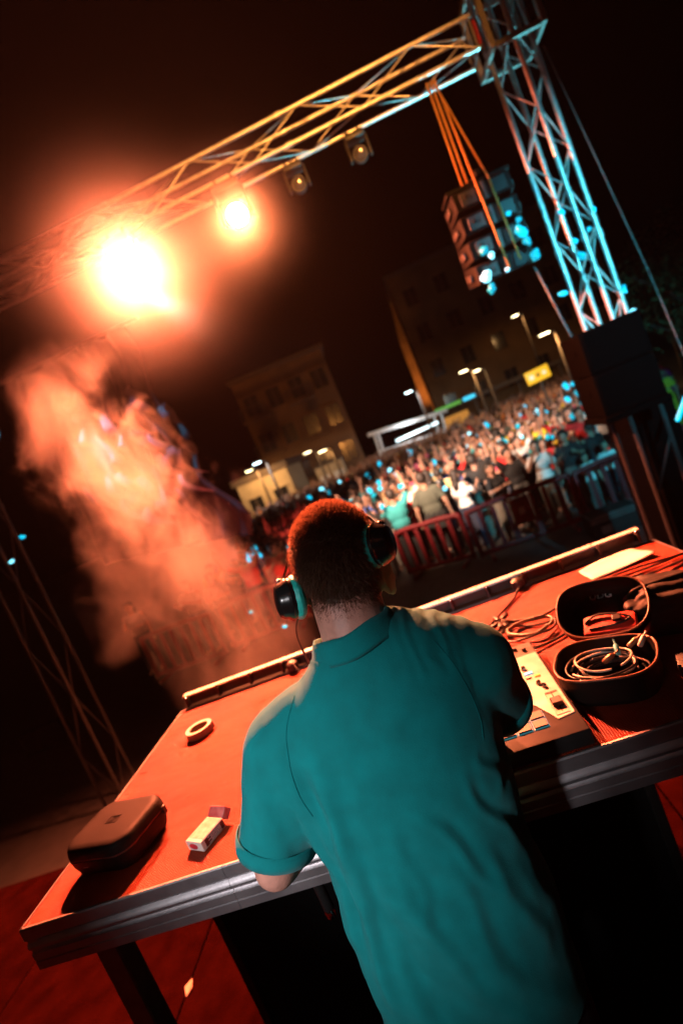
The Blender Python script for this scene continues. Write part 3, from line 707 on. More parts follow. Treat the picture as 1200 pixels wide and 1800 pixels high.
# ================================================================== TRUSS AND TOWERS
tr_alu = mat('truss_alu', (.60, .58, .56), .36, .55, var=.15, scale=20, bump=.05, bscale=60)
def box_truss(name, label, A_, B_, s_, up_, cat='truss', rc_=.020, rb=.0075, bay=.6, sign0=1, tr_alu=tr_alu):
    A_ = Vector(A_); B_ = Vector(B_); ax = (B_ - A_).normalized(); L = (B_ - A_).length
    u = Vector(up_); u = (u - ax * u.dot(ax)).normalized(); v = ax.cross(u)
    root = thing(name, label, cat, A_)
    cs = [u * s_ / 2 * a + v * s_ / 2 * b_ for a, b_ in ((1, 1), (1, -1), (-1, -1), (-1, 1))]
    for c in cs: MB().tube([c, c + ax * L], rc_, 10).obj('chord', tr_alu, root, auto=50)
    nb = max(1, round(L / bay))
    for f in range(4):
        a, b_ = cs[f], cs[(f + 1) % 4]
        for k in range(nb):
            p0 = (a if (k + f) % 2 == 0 else b_) + ax * L * k / nb; p1 = (b_ if (k + f) % 2 == 0 else a) + ax * L * (k + 1) / nb
            MB().tube([p0, p1], rb, 6, cap=False).obj('brace', tr_alu, root, smooth=True)
        for k in (0, nb):
            MB().tube([a + ax * (L * k / nb + (.02 if k == 0 else -.02)), b_ + ax * (L * k / nb + (.02 if k == 0 else -.02))], rb, 6, cap=False).obj('end_bar', tr_alu, root, smooth=True)
    for t in np.arange(2.0, L - .5, 2.0):     # coupler sleeves between lengths
        for c in cs: MB().tube([c + ax * (t - .035), c + ax * (t + .035)], rc_ * 1.35, 10).obj('coupler', tr_alu, root, auto=50)
    return root
box_truss('roof_truss', 'long horizontal aluminium box truss carrying the stage lamps', (2.18, 5.85, 4.87), (-8.0, 5.85, 4.87), .30, (0, 0, 1))
tw_ = box_truss('truss_tower', 'upright aluminium truss tower standing beside the black speaker stack', (2.46, 5.78, GROUND), (2.46, 5.78, 6.2), .29, (.77, .64, 0), 'truss tower', .024, .008, .38)
box_truss('truss_tower', 'upright aluminium truss tower at the far side behind the smoke', (-4.86, 5.95, GROUND), (-4.86, 5.95, 4.71), .30, (.1, .99, 0), 'truss tower', .020, .006, .8, tr_alu=mat('truss_alu_dim', (.10, .095, .09), .45, .6))  # darker copy of the truss aluminium; weak light is put into the colour
MB().bbox((0, 0, 1.15), (.46, .46, 2.3), .02, Matrix.Rotation(R(18), 3, 'Z')).obj('added_cover', mat('cover_black', (.0015, .0015, .0015), .95, spec=.0, bump=.3, bscale=8), tw_)  # black wrap added to hide the lamp-lit lattice and keep it dark
sb = thing('sleeve_block', 'square metal sleeve block joining the truss to the upright tower', 'truss block', (2.46, 5.78, 4.90))
h = .24
flat = mat('block_plate', (.55, .5, .45), .45, .9)
for i, (dx, dy) in enumerate(((-h, -h), (h, -h), (h, h), (-h, h))):
    MB().bbox((dx, dy, 0), (.05, .05, .66), .003, seg=1).obj('corner_post', flat, sb)
for z in (-.31, .31):
    for dx, dy, lx, ly in ((0, -h, 2 * h - .054, .04), (0, h, 2 * h - .054, .04), (-h, 0, .04, 2 * h - .054), (h, 0, .04, 2 * h - .054)):
        MB().bbox((dx, dy, z), (lx, ly, .05), .003, seg=1).obj('edge_bar', flat, sb)
for dx, dy in ((-h, -h), (h, -h)):
    for z, s_ in ((-.28, 1), (.28, -1)):
        MB().prism([(dx - .12 * np.sign(dx), z + .0), (dx - .028 * np.sign(dx), z + 0), (dx - .028 * np.sign(dx), z + .12 * s_)], 1, 0, .008).obj('gusset', flat, sb, loc=(0, 0, 0)) if False else None
MB().bbox((-h - .03, -.05, -.05), (.02, .10, .22), .003, seg=1).obj('red_winch', mat('red_paint', (.5, .02, .02), .5), sb)
for k in range(4): MB().tube([((-1) ** k * .2, (-1) ** (k // 2) * .2, .33), ((-1) ** k * .2, (-1) ** (k // 2) * .2, .42)], .03, 10).obj('roller', blk, sb, auto=40)

# ---- line array
arr = thing('line_array', 'hanging black line array loudspeaker of four curved boxes on orange straps', 'loudspeaker', (1.66, 5.62, 3.05))
cabm = mat('speaker_paint', (.009, .0085, .008), .75, var=.3, scale=20, bump=.15, bscale=200, spec=.25)
subm = mat('sub_paint', (.0015, .0015, .0015), .95, spec=.0)
grey = mat('plate_grey', (.085, .08, .078), .5, .3)
for k in range(4):
    rot = Matrix.Rotation(R(-3 + 5.0 * k), 3, 'X'); z = .37 - k * .205; yk = .0 + .012 * k * k
    c_ = MB(); P = [(-.30, -.10), (.30, -.10), (.30, .10), (-.30, .10)]
    vs = [rot @ Vector((x * (1 if y > 0 else .93), y * 2.1, zz * (1 if y > 0 else .86))) + Vector((0, yk, z)) for y in (-.1, .1) for (x, zz) in P]
    o = MB().add(vs, [(3, 2, 1, 0), (4, 5, 6, 7), (0, 1, 5, 4), (1, 2, 6, 5), (2, 3, 7, 6), (3, 0, 4, 7)]).obj('cabinet', cabm, arr)
    be = o.modifiers.new('b', 'BEVEL'); be.width = .012; be.segments = 2
    def at(x, zz, y=-.212): return rot @ Vector((x, y, zz)) + Vector((0, yk, z))
    MB().bbox(at(-.14, 0), (.15, .008, .12), .002, rot, 1).obj('connector_plate', grey, o)
    MB().lathe([(.02, 0), (.022, .008), (.012, .014)], at(-.16, .01, -.217), rot @ Matrix.Rotation(R(90), 3, 'X'), n=14).obj('socket', blk, o)
    MB().lathe([(.02, 0), (.022, .008), (.012, .014)], at(-.11, .0, -.217), rot @ Matrix.Rotation(R(90), 3, 'X'), n=14).obj('socket', grey, o)
    MB().bbox(at(.15, 0), (.16, .008, .13), .002, rot, 1).obj('handle_plate', blk, o)
    MB().bbox(at(.02, 0, -.214), (.03, .012, .17), .002, rot, 1).obj('rigging_link', grey, o)
    MB().bbox(rot @ Vector((0, .212, 0)) + Vector((0, yk, z)), (.56, .004, .17), .001, rot, 1).obj('grille', blk, o)
    for sx in (-1, 1): MB().bbox(rot @ Vector((sx * .312, .0, 0)) + Vector((0, yk, z)), (.02, .2, .06), .003, rot, 1).obj('side_rigging', grey, o)
MB().bbox((0, 0, .50), (.62, .34, .035), .004, seg=1).obj('flying_frame', cabm, arr)
MB().bbox((0, -.02, .535), (.05, .5, .05), .004, seg=1).obj('flying_bar', cabm, arr)
strapm = mat('strap_web', (.55, .25, .06), .7, pattern='weave', pscale=300)
for i, (x0, x1, y1, z1) in enumerate(((-.02, -.10, -.02, .52), (.02, -.05, -.03, .53), (.04, .10, -.245, -.33), (.06, -.02, -.25, -.36))):
    top_ = Vector((x0, .2, 1.66))
    pts = [top_, Vector((x1, y1, z1))] if i < 2 else [top_, Vector((x1 - .02, -.24, .46)), Vector((x1, y1, z1))]
    MB().tube(pts, .011, 6).obj('strap', strapm, arr, smooth=True)
for x, y in ((.24, -.1), (.30, .05)):
    MB().tube([(x, y, -.42), (x + .05, y - .15, -1.2)], .008, 6).obj('signal_cable', mat('cable_grey', (.10, .12, .12), .5), arr, smooth=True)
# ---- black speaker stack
stk = thing('speaker_stack', 'black subwoofers on a thin legged platform in front of the tower', 'speaker stack', (2.17, 5.32, GROUND))
for k in range(2):
    o = MB().bbox((.0, .0, 2.56 + k * .40), (.56, .5, .395), .012).obj('subwoofer', subm, stk, auto=40)
    MB().bbox((0, -.252, 2.56 + k * .40), (.50, .004, .34), .001, seg=1).obj('back_panel', subm, o)
    for sx in (-1, 1): MB().bbox((sx * .283, 0, 2.60 + k * .40), (.006, .16, .06), .002, seg=1).obj('handle', subm, o)
MB().bbox((0, 0, 2.33), (.60, .54, .06), .006, seg=1).obj('platform', subm, stk)
for sx in (-1, 1):
    for sy in (-1, 1): MB().tube([(.06 + sx * .14, sy * .22, 0), (.06 + sx * .14, sy * .22, 2.30)], .022, 8).obj('leg', mat('dark_steel', (.006, .006, .006), .8, 0.), stk, auto=40)
for z in (.6, 1.5): MB().tube([(-.08, -.22, z), (.20, -.22, z + .5)], .012, 6).obj('brace', MATS['dark_steel'], stk)
tag(MB().tube([(2.85, 6.0, 4.62), (3.1, 6.0, 2.18), (3.35, 6.0, GROUND)], .006, 6).obj('guy_rope', mat('rope', (.12, .1, .09), .8)), 'thin guy rope hanging beside the upright tower', 'rope')

# ================================================================== STAGE LAMPS
lampm = mat('lamp_black', (.018, .016, .014), .5, .1)
glassm = mat('lens_glass', (.10, .09, .08), .15, .5)
hot = mat('lens_hot', (.9, .7, .5), .3, emit=(1, .75, .6), estr=30)
hot2 = mat('lens_hot_yellow', (.9, .7, .5), .3, emit=(1, .60, .30), estr=16)
def moving_head(loc, target, lensr=.10, lens=glassm, label='', hang=True, group=None, name='moving_head_lamp', scale=1.0):
    root = thing(name, label, 'stage lamp', loc, group=group)
    sg = -1 if hang else 1
    for sx in (-1, 1): MB().tube([(sx * .09, 0, sg * -.02), (sx * .09, 0, sg * .07)], .022, 10).obj('clamp', lampm, root, auto=40)
    MB().bbox((0, 0, sg * .115), (.30, .24, .09), .02).obj('base', lampm, root, auto=40)
    for sx in (-1, 1): MB().bbox((sx * .155, 0, sg * .28), (.035, .11, .30), .014).obj('yoke_arm', lampm, root, auto=40)
    pv = Vector((0, 0, sg * .36)); d = (Vector(target) - Vector(loc) - pv).normalized(); q = d.to_track_quat('Z', 'Y').to_matrix()
    hd_ = MB().lathe([(.05, -.20), (.09, -.19), (.115, -.14), (.118, -.02), (max(.105, lensr + .01), .06), (lensr + .014, .15), (lensr + .014, .165), (lensr + .002, .165), (lensr + .001, .152)], pv, q, n=28).obj('head', lampm, root, auto=40)
    MB().lathe([(lensr, .150), (lensr * .8, .160), (lensr * .4, .166), (.005, .168)], pv, q, n=28).obj('lens', lens, hd_, smooth=True)
    return root, Vector(loc) + pv + d * .20
ORANGE = (1.0, .175, .070)
a, p1 = moving_head((-1.83, 5.70, 4.72), (-.25, .4, 1.3), .15, hot, 'dazzling lit stage lamp, larger glow, under the roof truss')
light('lamp_beam', 'SPOT', p1, 12500, ORANGE, a, (-.35, .8, 1.0), 165, .6, .12)
a, p2 = moving_head((-.57, 5.70, 4.72), (-.1, .6, 1.4), .11, hot2, 'lit stage lamp with yellow round disc, second on the roof truss')
light('lamp_beam', 'SPOT', p2, 5600, (1.0, .20, .07), a, (-.1, 1.2, .9), 150, .6, .10)
moving_head((.13, 5.98, 4.72), (.1, 2.0, 3.0), .09, glassm, 'unlit stage lamp hanging near the lit pair')[0].scale = (.7, .7, .7)
moving_head((.83, 5.98, 4.72), (.4, 2.4, 3.0), .09, glassm, 'unlit stage lamp hanging towards the line array')[0].scale = (.7, .7, .7)
# lamps of the rear truss behind the photographer, and two on the stage deck
def rear(loc, target, energy, color, angle, blend, label, hang=True, radius=.08, colname=None):
    a, p = moving_head(loc, target, .09, mat('lens_' + colname, (.5, .5, .5), .3, emit=color, estr=4), label, hang)
    light('lamp_beam', 'SPOT', p, energy, color, a, target, angle, blend, radius)
box_truss('rear_truss', 'horizontal aluminium box truss above the back of the stage', (4.0, -3.0, 4.6), (-4.6, -3.0, 4.6), .30, (0, 0, 1))
for x in (4.0, -4.6): box_truss('rear_tower', 'upright truss tower at the back of the stage, ' + ('stage left' if x < 0 else 'stage right'), (x + (.32 if x > 0 else -.32), -3.0, 0), (x + (.32 if x > 0 else -.32), -3.0, 4.9), .30, (0, 1, 0), 'truss tower')
rear((-1.65, -2.0, 2.15), (-.52, .80, 1.17), 500, (1, .95, .97), 20, 1.0, 'white stage lamp on a stand at the stage side aimed at the man', hang=False, radius=.16, colname='white')
ls = thing('lamp_stand', 'black tripod stand holding the white lamp at the stage side', 'lamp stand', (-1.65, -2.0, .2))
MB().tube([(0, 0, .05), (0, 0, 1.955)], .02, 10).obj('pole', blk, ls, auto=40); MB().bbox((0, 0, 1.962), (.26, .10, .02), .004, seg=1).obj('top_plate', blk, ls)
for k in range(3): MB().tube([(0, 0, .55), (.5 * math.cos(k * 2.1), .5 * math.sin(k * 2.1), -.185)], .013, 8).obj('leg', blk, ls, auto=40)
rear((1.3, -3.0, 4.43), (.2, 5.8, 5.0), 8000, (1, .36, .07), 30, .8, 'added amber stage lamp on the rear truss aimed at the front truss', colname='amber')  # unseen lamp added to turn the front truss orange
rear((-2.02, 6.02, 4.72), (1.1, 13.6, .4), 16000, (1, .62, .42), 46, 1.0, 'added warm stage lamp on the truss turned away towards the crowd', colname='warm')  # lamp added to light the crowd, hidden in the front lamp's glow
rear((-.2, -3.0, 4.43), (-3.0, 12.0, .0), 11000, (1, .10, .08), 13, .8, 'red stage lamp on the rear truss aimed at the crowd', colname='red')
rear((2.4, -3.0, 4.43), (4.0, 14, .2), 6000, (.08, .75, 1), 30, .8, 'cyan stage lamp on the rear truss aimed at the crowd', colname='cyan')
rear((3.5, 6.2, GROUND + .02), (2.36, 5.72, 2.1), 3800, (.14, .82, 1), 40, .9, 'cyan stage lamp on the ground aimed up at the tower', hang=False, colname='cyan2')
rear((-4.62, 6.25, 4.0), (-2.5, 6.8, 2.2), 600, (.01, .55, 1), 60, .8, 'cyan stage lamp clamped to the far tower aimed along the drape', colname='cyan3')

# ================================================================== DRAPE ON THE FAR SIDE
n, mrow = 90, 40; vs = []; fs = []
for i in range(n + 1):
    for j in range(mrow + 1):
        u, v = i / n, j / mrow
        x = -4.3 + (1.75 + .22 * noise.noise(Vector((v * 3.2, 5, 0))) + .08 * math.sin(v * 17)) * u + .42 * (1 - v) ** 2 * u; z = 4.3 - 2.75 * (1 - v) - .4 * u * (1 - v)
        f = math.sin(u * 40 + 1.5 * math.sin(u * 9) + 2.2 * (1 - v)) * (.03 + .07 * (1 - v)) + .16 * noise.noise(Vector((u * 7 + 2 * v, v * 3.0, 2)))
        vs.append((x + 3.2, f, z - 2.6))
        if i < n and j < mrow: a = i * (mrow + 1) + j; fs.append((a, a + mrow + 1, a + mrow + 2, a + 1))
dr = MB().add(vs, fs).obj('stage_drape', mat('scrim_cloth', (.002, .002, .0022), .9, var=.3, scale=3, bump=.15, bscale=200), smooth=True, loc=(-3.2, 6.9, 2.6))
dr.modifiers.new('s', 'SOLIDIFY').thickness = .001
tag(dr, 'dark folded drape with cyan lit loose flaps hanging behind the smoke', 'drape')
flapm = mat('flap_cloth', (.06, .06, .065), .5, var=.3, scale=8, spec=.2)
for k in range(46):
    u0 = rng.uniform(-3.95, -2.45); z0 = rng.uniform(2.0, 3.75) - .35 * (u0 + 3.2); L_ = rng.uniform(.22, .55); wd_ = rng.uniform(.03, .075); yy = 6.9 - rng.uniform(.10, .26); tw = rng.uniform(-1.2, .5); cv = rng.uniform(.25, .6)
    vs = []; fs = []
    for i in range(11):
        t = i / 10; c_ = Vector((u0 + L_ * cv * t * t + .04 * math.sin(5 * t + k), yy - .06 * math.sin(math.pi * t), z0 - L_ * t * (1 - .15 * t))); a_ = tw + .9 * t
        d_ = Vector((math.cos(a_), math.sin(a_), .25)) * wd_ * math.sin(math.pi * min(1, .18 + t * .8)) ** .7
        vs += [c_ - d_ - Vector((-3.2, 6.9, 2.6)), c_ + d_ - Vector((-3.2, 6.9, 2.6))]
        if i < 10: fs.append((2 * i, 2 * i + 1, 2 * i + 3, 2 * i + 2))
    MB().add(vs, fs).obj('flap', flapm, dr, smooth=True)
tag(MB().tube([(-2.4, 6.9, 4.32), (-4.95, 6.9, 4.32)], .02, 10).obj('drape_pipe', blk), 'plain pipe that carries the folded drape behind the smoke', 'pipe')

# ================================================================== BARRIERS
redp = mat('red_plastic', (.14, .0035, .0065), .55, var=.2, scale=8)
def barrier(loc, rz, L, label, sticker=True):
    r_ = thing('crowd_barrier', label, 'barrier', loc, rz, 'red plastic crowd barriers')
    H = 1.02
    MB().tube(spline([(-L / 2, 0, .10), (-L / 2, 0, H - .12), (-L / 2 + .10, 0, H), (0, 0, H + .02), (L / 2 - .10, 0, H), (L / 2, 0, H - .12), (L / 2, 0, .10)], 5), .052, 10).obj('frame', redp, r_, smooth=True)
    MB().bbox((0, 0, .16), (L - .07, .06, .09), .015).obj('bottom_rail', redp, r_, auto=40)
    nb = max(4, int(L / .235)); 
    for k in range(1, nb):
        x = -L / 2 + L * k / nb
        if sticker and abs(x) < .2: continue
        MB().bbox((x, 0, .58), (.085, .05, .80), .014, seg=1).obj('bar', redp, r_, auto=40)
    if sticker:
        pn = MB().bbox((0, 0, .70), (.38, .055, .52), .012).obj('centre_panel', redp, r_, auto=40)
        MB().bbox((.0, -.027, .70), (.11, .003, .13), .001, seg=1).obj('sticker', mat('sticker', (.5, .4, .38), .5), pn)
        for sx in (-.19, .19): MB().bbox((sx, 0, .33), (.05, .045, .36), .012, seg=1).obj('bar', redp, r_, auto=40)
    for sx in (-1, 1):
        MB().bbox((sx * (L / 2 - .18), 0, .045), (.07, .52, .07), .02).obj('foot', redp, r_, auto=40)
barrier((.03, 10.62, GROUND), R(-24), 1.45, 'short red plastic crowd barrier turned at an angle, nearest the man\'s head', False)
barrier((1.80, 10.1, GROUND), R(-4), 1.95, 'red plastic crowd barrier with pale sticker on its centre panel')
barrier((3.75, 10.0, GROUND), R(3), 1.8, 'red plastic crowd barrier behind the flight case', False)
barrier((5.65, 10.3, GROUND), R(8), 1.8, 'red plastic crowd barrier in the dark beyond the speaker stack', False)
barrier((-5.55, 10.2, GROUND), R(-6), 1.7, 'red plastic crowd barrier wrapped in smoke', False)
barrier((-3.7, 10.4, GROUND), R(4), 1.7, 'red plastic crowd barrier at the edge of the smoke', False)
fc = thing('flight_case', 'dark flight case with pale metal edges in front of the barriers', 'flight case', (2.95, 9.2, GROUND), R(-3))
MB().bbox((0, 0, .20), (.78, .5, .38), .006).obj('body', cabm, fc)
for z in (.30, .345, .385): MB().bbox((0, -.252, z), (.80, .012, .022), .003, seg=1).obj('edge_strip', grey, fc)
for sx in (-1, 1): MB().bbox((sx * .385, 0, .395), (.022, .5, .02), .003, seg=1).obj('edge_strip', grey, fc)
MB().bbox((-.18, -.256, .14), (.16, .01, .13), .004, seg=1).obj('latch_plate', grey, fc)
for k in range(4): MB().lathe([(.03, -.015), (.035, 0), (.03, .015)], ((-1) ** k * .3, (-1) ** (k // 2) * .18, .0), Matrix.Rotation(R(90), 3, 'X'), n=12).obj('castor', blk, fc)
wd = thing('floor_monitor', 'dark wedge shaped floor monitor on the ground beyond the table', 'monitor', (-8.2, 9.0, GROUND), R(20))
MB().prism([(-.25, 0), (.25, 0), (.25, .18), (-.05, .42), (-.25, .42)], 0, -.35, .35).obj('cabinet', cabm, wd)
MB().bbox((0, .11, .31), (.6, .34, .01), .002, Matrix.Rotation(R(-38), 3, 'X'), 1).obj('grille', grey, wd)

# ================================================================== THE CROWD
p_skin = mat('crowd_skin', (.36, .19, .13), .55, var=.1)
p_hair = mat('crowd_hair', (.02, .013, .01), .6, var=.3)
p_shirt = mat('crowd_shirt', objcol=True, rough=.85, var=.15, scale=12, bump=.25, bscale=14)
p_trou = mat('crowd_trousers', objcol=True, rough=.9, var=.25, scale=10, bump=.2, bscale=14)
def person_proto(pose, woman=False, vox=.017):
    S = [Vector((sx * (.165 if woman else .19), 0, 1.40)) for sx in (-1, 1)]
    arms = {'down': ((.05, .02, -.28), (.02, -.06, -.25)), 'up': ((.10, -.05, .22), (-.02, -.06, .25)), 'phone': ((.04, -.10, -.22), (-.10, -.20, .12)),
            'fold': ((.05, -.06, -.25), (-.22, -.12, .05)), 'wave': ((.20, -.05, .10), (.05, -.05, .24)), 'face': ((.05, -.14, -.18), (-.13, -.06, .25))}
    bd = MB(); shb = MB()
    bd.ell((0, .0, 1.63), (.076, .095, .112), None, 14, 10); bd.ell((0, -.04, 1.585), (.055, .06, .07)); bd.ell((0, -.097, 1.61), (.014, .02, .022))
    for sx in (-1, 1): bd.ell((sx * .078, .0, 1.62), (.012, .02, .03))
    bd.cap((0, .01, 1.36), .06, (0, 0, 1.56), .052)
    bd.ell((0, 0, 1.22), (.15, .09, .22)); bd.ell((0, 0, .98), (.14, .09, .14))
    for i, sx in enumerate((-1, 1)):
        a1, a2 = arms[pose[i]]; E1 = S[i] + Vector((a1[0] * sx, a1[1], a1[2])); W1 = E1 + Vector((a2[0] * sx, a2[1], a2[2]))
        bd.cap(S[i], .050, E1, .040); bd.cap(E1, .039, W1, .027)
        d = (W1 - E1).normalized(); sd = d.orthogonal().normalized()
        bd.cap(W1, .028, W1 + d * .08, .03)
        for k in (-1, 0, 1): bd.cap(W1 + d * .08 + sd * k * .018, .011, W1 + d * .155 + sd * k * .024, .009, 6)
        bd.cap(W1 + d * .03 + sd * .03, .011, W1 + d * .09 + sd * .06, .009, 6)
        shb.cap(S[i] + Vector((-sx * .03, 0, -.01)), .070, S[i].lerp(E1, .62), .062)
    lg = MB()
    for sx in (-1, 1):
        bd.cap((sx * .09, 0, .92), .085, (sx * .10, -.01, .5), .056); bd.cap((sx * .10, -.01, .5), .054, (sx * .11, .02, .09), .038); bd.cap((sx * .11, .03, .045), .04, (sx * .125, -.12, .035), .034)
        lg.cap((sx * .085, 0, .92), .098, (sx * .10, -.01, .5), .075); lg.cap((sx * .10, -.01, .5), .072, (sx * .11, .02, .12), .062)
    lg.ell((0, 0, .95), (.165, .115, .12))
    if woman: shb.ell((0, 0, 1.26), (.165, .105, .19)); shb.ell((0, -.05, 1.27), (.13, .075, .08)); shb.ell((0, 0, 1.06), (.145, .10, .14)); shb.ell((0, 0, .97), (.165, .115, .08))
    else: shb.ell((0, 0, 1.25), (.185, .115, .20)); shb.ell((0, 0, 1.05), (.165, .112, .17)); shb.ell((0, 0, .95), (.165, .115, .08))
    shb.cap((-.13, 0, 1.395), .06, (.13, 0, 1.395), .06)
    hb = MB(); hb.ell((0, .018, 1.665), (.088, .098, .098), None, 14, 10)
    if woman: hb.ell((0, .06, 1.56), (.085, .06, .14)); hb.ell((0, .085, 1.42), (.075, .045, .13)); 
    else: hb.ell((0, .045, 1.63), (.08, .07, .08))
    out = {}
    for nm, q, mt, vx in (('body', bd, p_skin, vox), ('shirt', shb, p_shirt, vox), ('trousers', lg, p_trou, vox * 1.3), ('hair', hb, p_hair, vox)):
        m_ = remesh(q, vx, 2, 'person_' + nm); 
        if nm in ('shirt', 'trousers'):
            for v in m_.vertices:
                v.co += v.normal * (.014 * noise.noise(Vector((v.co.x * 9, v.co.y * 9, v.co.z * 6 + len(pose[0])))))
        m_.materials.clear(); m_.materials.append(mt); out[nm] = m_
    e_ = MB()
    e_.ell((0, 0, 0), (.013, .01, .008), None, 8, 6)
    em = e_.mesh('person_eye', True); em.materials.append(mat('eye_dark', (.03, .02, .02), .2)); out['eye'] = em
    return out
POSES = [(('down', 'down'), 0), (('phone', 'phone'), 0), (('down', 'up'), 0), (('fold', 'fold'), 1), (('face', 'down'), 1), (('wave', 'up'), 0), (('phone', 'down'), 1), (('up', 'face'), 0)]
PROT = [person_proto(p, w_) for p, w_ in POSES]
def joined(P):
    me = bpy.data.meshes.new('person'); bm = bmesh.new(); mats = [p_skin, p_shirt, p_trou, p_hair]
    for k, nm in enumerate(('body', 'shirt', 'trousers', 'hair')):
        n0 = len(bm.faces); bm.from_mesh(P[nm]); bm.faces.ensure_lookup_table()
        for f in bm.faces[n0:]: f.material_index = k
    bmesh.ops.dissolve_degenerate(bm, edges=bm.edges, dist=.001)
    bm.to_mesh(me); bm.free()
    for m_ in mats: me.materials.append(m_)
    return me
JOIN = [joined(P) for P in PROT]
COLS = dict(black=(.012, .012, .013), white=(.72, .7, .68), grey=(.2, .2, .2), olive=(.07, .08, .06), red=(.6, .02, .02), yellow=(.75, .52, .03), pink=(.6, .12, .2), blue=(.05, .12, .4), orange=(.6, .2, .03), cream=(.65, .5, .25), teal=(.03, .3, .32), navy=(.015, .02, .06), magenta=(.5, .02, .18))
TRO = [(.02, .02, .03), (.04, .05, .09), (.12, .11, .10), (.015, .015, .015), (.3, .27, .22)]
def near_person(x, y, rz, proto, colr, label, trou=0, h=1.0, lean=0, group=None):
    P = PROT[proto]; root = thing('person', label, 'person', (x, y, GROUND), rz, group)
    wd_ = 1.16 * (h * .98 + .02); root.scale = (wd_, wd_, h * 1.03); root.rotation_euler.x = lean
    for nm in ('body', 'shirt', 'trousers', 'hair', 'eye', 'eye '):
        o = put(nm.strip(), P[nm.strip()], root)
        if nm.strip() == 'eye': o.location = (.032 if nm == 'eye' else -.032, -.083, 1.645)
        if nm == 'shirt': o.color = (*COLS[colr], 1)
        if nm == 'trousers': o.color = (*TRO[trou], 1)
taken = []
NEAR = [(.30, 10.95, 3.0, 0, 'olive', 'person in olive shirt seen from behind at the angled barrier', 3, 1.12),
        (.98, 11.05, 2.2, 6, 'white', 'person in pale T-shirt with dark hair beside the olive shirt', 1, 1.0),
        (1.45, 11.5, 2.9, 0, 'black', 'tall person in black T-shirt behind the stickered barrier', 4, 1.06),
        (1.62, 10.85, .6, 3, 'black', 'person with long hair and folded arms in black at the stickered barrier', 4, .93),
        (2.10, 11.1, .3, 7, 'black', 'person in black with one hand raised to the face', 2, 1.0),
        (2.62, 10.95, -.3, 4, 'white', 'person in white top with hand at the face by the barrier end', 4, .97),
        (3.10, 16.0, .1, 5, 'yellow', 'person in bright yellow jersey with raised arms deep in the crowd', 3, 1.05),
        (3.30, 10.5, .2, 6, 'white', 'child in white T-shirt at the barrier behind the flight case', 2, .68),
        (3.72, 10.55, -.1, 1, 'white', 'child in white T-shirt beside another child at the barrier', 0, .72),
        (4.20, 10.7, -.5, 3, 'pink', 'person in pink top near the speaker stack', 3, .80),
        (1.22, 13.6, .1, 2, 'red', 'person in red shirt holding up one arm behind the black T-shirts', 0, 1.0),
        (.30, 14.6, -.3, 5, 'pink', 'person in pink shirt waving both arms', 2, 1.0),
        (.75, 12.6, 2.8, 0, 'cream', 'person in cream vest seen from behind', 1, 1.0),
        (-.25, 11.7, .5, 6, 'red', 'person in red top with long hair near the man\'s headphones', 3, .95),
        (-.10, 12.6, -.2, 2, 'white', 'person in white shirt reaching up near the man\'s headphones', 3, 1.0),
        (-3.25, 11.2, .3, 1, 'red', 'person in red shirt with raised forearms at the edge of the smoke', 0, 1.0),
        (-2.75, 11.0, -.2, 4, 'red', 'person in red top with hand at the face beside the man\'s left ear cup', 0, 1.0),
        (-4.1, 12.0, .1, 0, 'blue', 'person in blue shirt behind the red shirts', 2, 1.0),
        (-4.75, 11.0, .3, 3, 'white', 'person in white shirt with folded arms inside the smoke', 1, .95),
        (-5.35, 11.0, -.2, 1, 'white', 'person in white shirt with raised forearms behind the smoky barrier', 1, .98),
        (-5.05, 11.9, .0, 2, 'cream', 'person in cream shirt with raised arm in thick smoke', 0, 1.0),
        (-6.9, 11.2, .2, 6, 'grey', 'person in grey shirt at the outer edge of the smoke', 0, .97),
        (4.55, 14.3, .1, 2, 'red', 'person in red shirt with raised arm near the speaker stack', 3, 1.05)]
for (x, y, rz, pr_, c_, lb, tr_, h_) in NEAR:
    near_person(x, y, rz, pr_, c_, lb, tr_, h_); taken.append((x, y))
PHR = ['standing arms down', 'with bent raised forearms', 'with one arm raised', 'with long hair and folded arms', 'with long hair and hand at face', 'waving both arms', 'with long hair and one bent arm', 'with hands up by the head']
TRN = ['black', 'blue', 'grey', 'dark', 'beige']
names = list(COLS); pw_ = np.array([.27, .17, .05, .03, .12, .05, .07, .05, .05, .05, .03, .03, .03]); pw_ /= pw_.sum()
spots = []
tries = 0
while len(spots) < 277 and tries < 60000:
    tries += 1
    t = rng.random(); y = 10.9 + 13.5 * t ** 1.15
    lo, hi = -.30 * y - .9, .52 * y - .6
    x = rng.uniform(lo, hi)
    if y < 14 and -3.0 < x < -1.0 and rng.random() < .75: continue          # hidden behind the man
    if all((x - a) ** 2 + (y - b_) ** 2 > .42 ** 2 for a, b_ in taken):
        spots.append((x, y)); taken.append((x, y))
spots.sort(key=lambda s_: s_[1])
SH = dict(zip(names, ['black', 'white', 'grey', 'olive', 'red', 'yellow', 'pink', 'blue', 'orange', 'cream', 'teal', 'navy', 'magenta']))
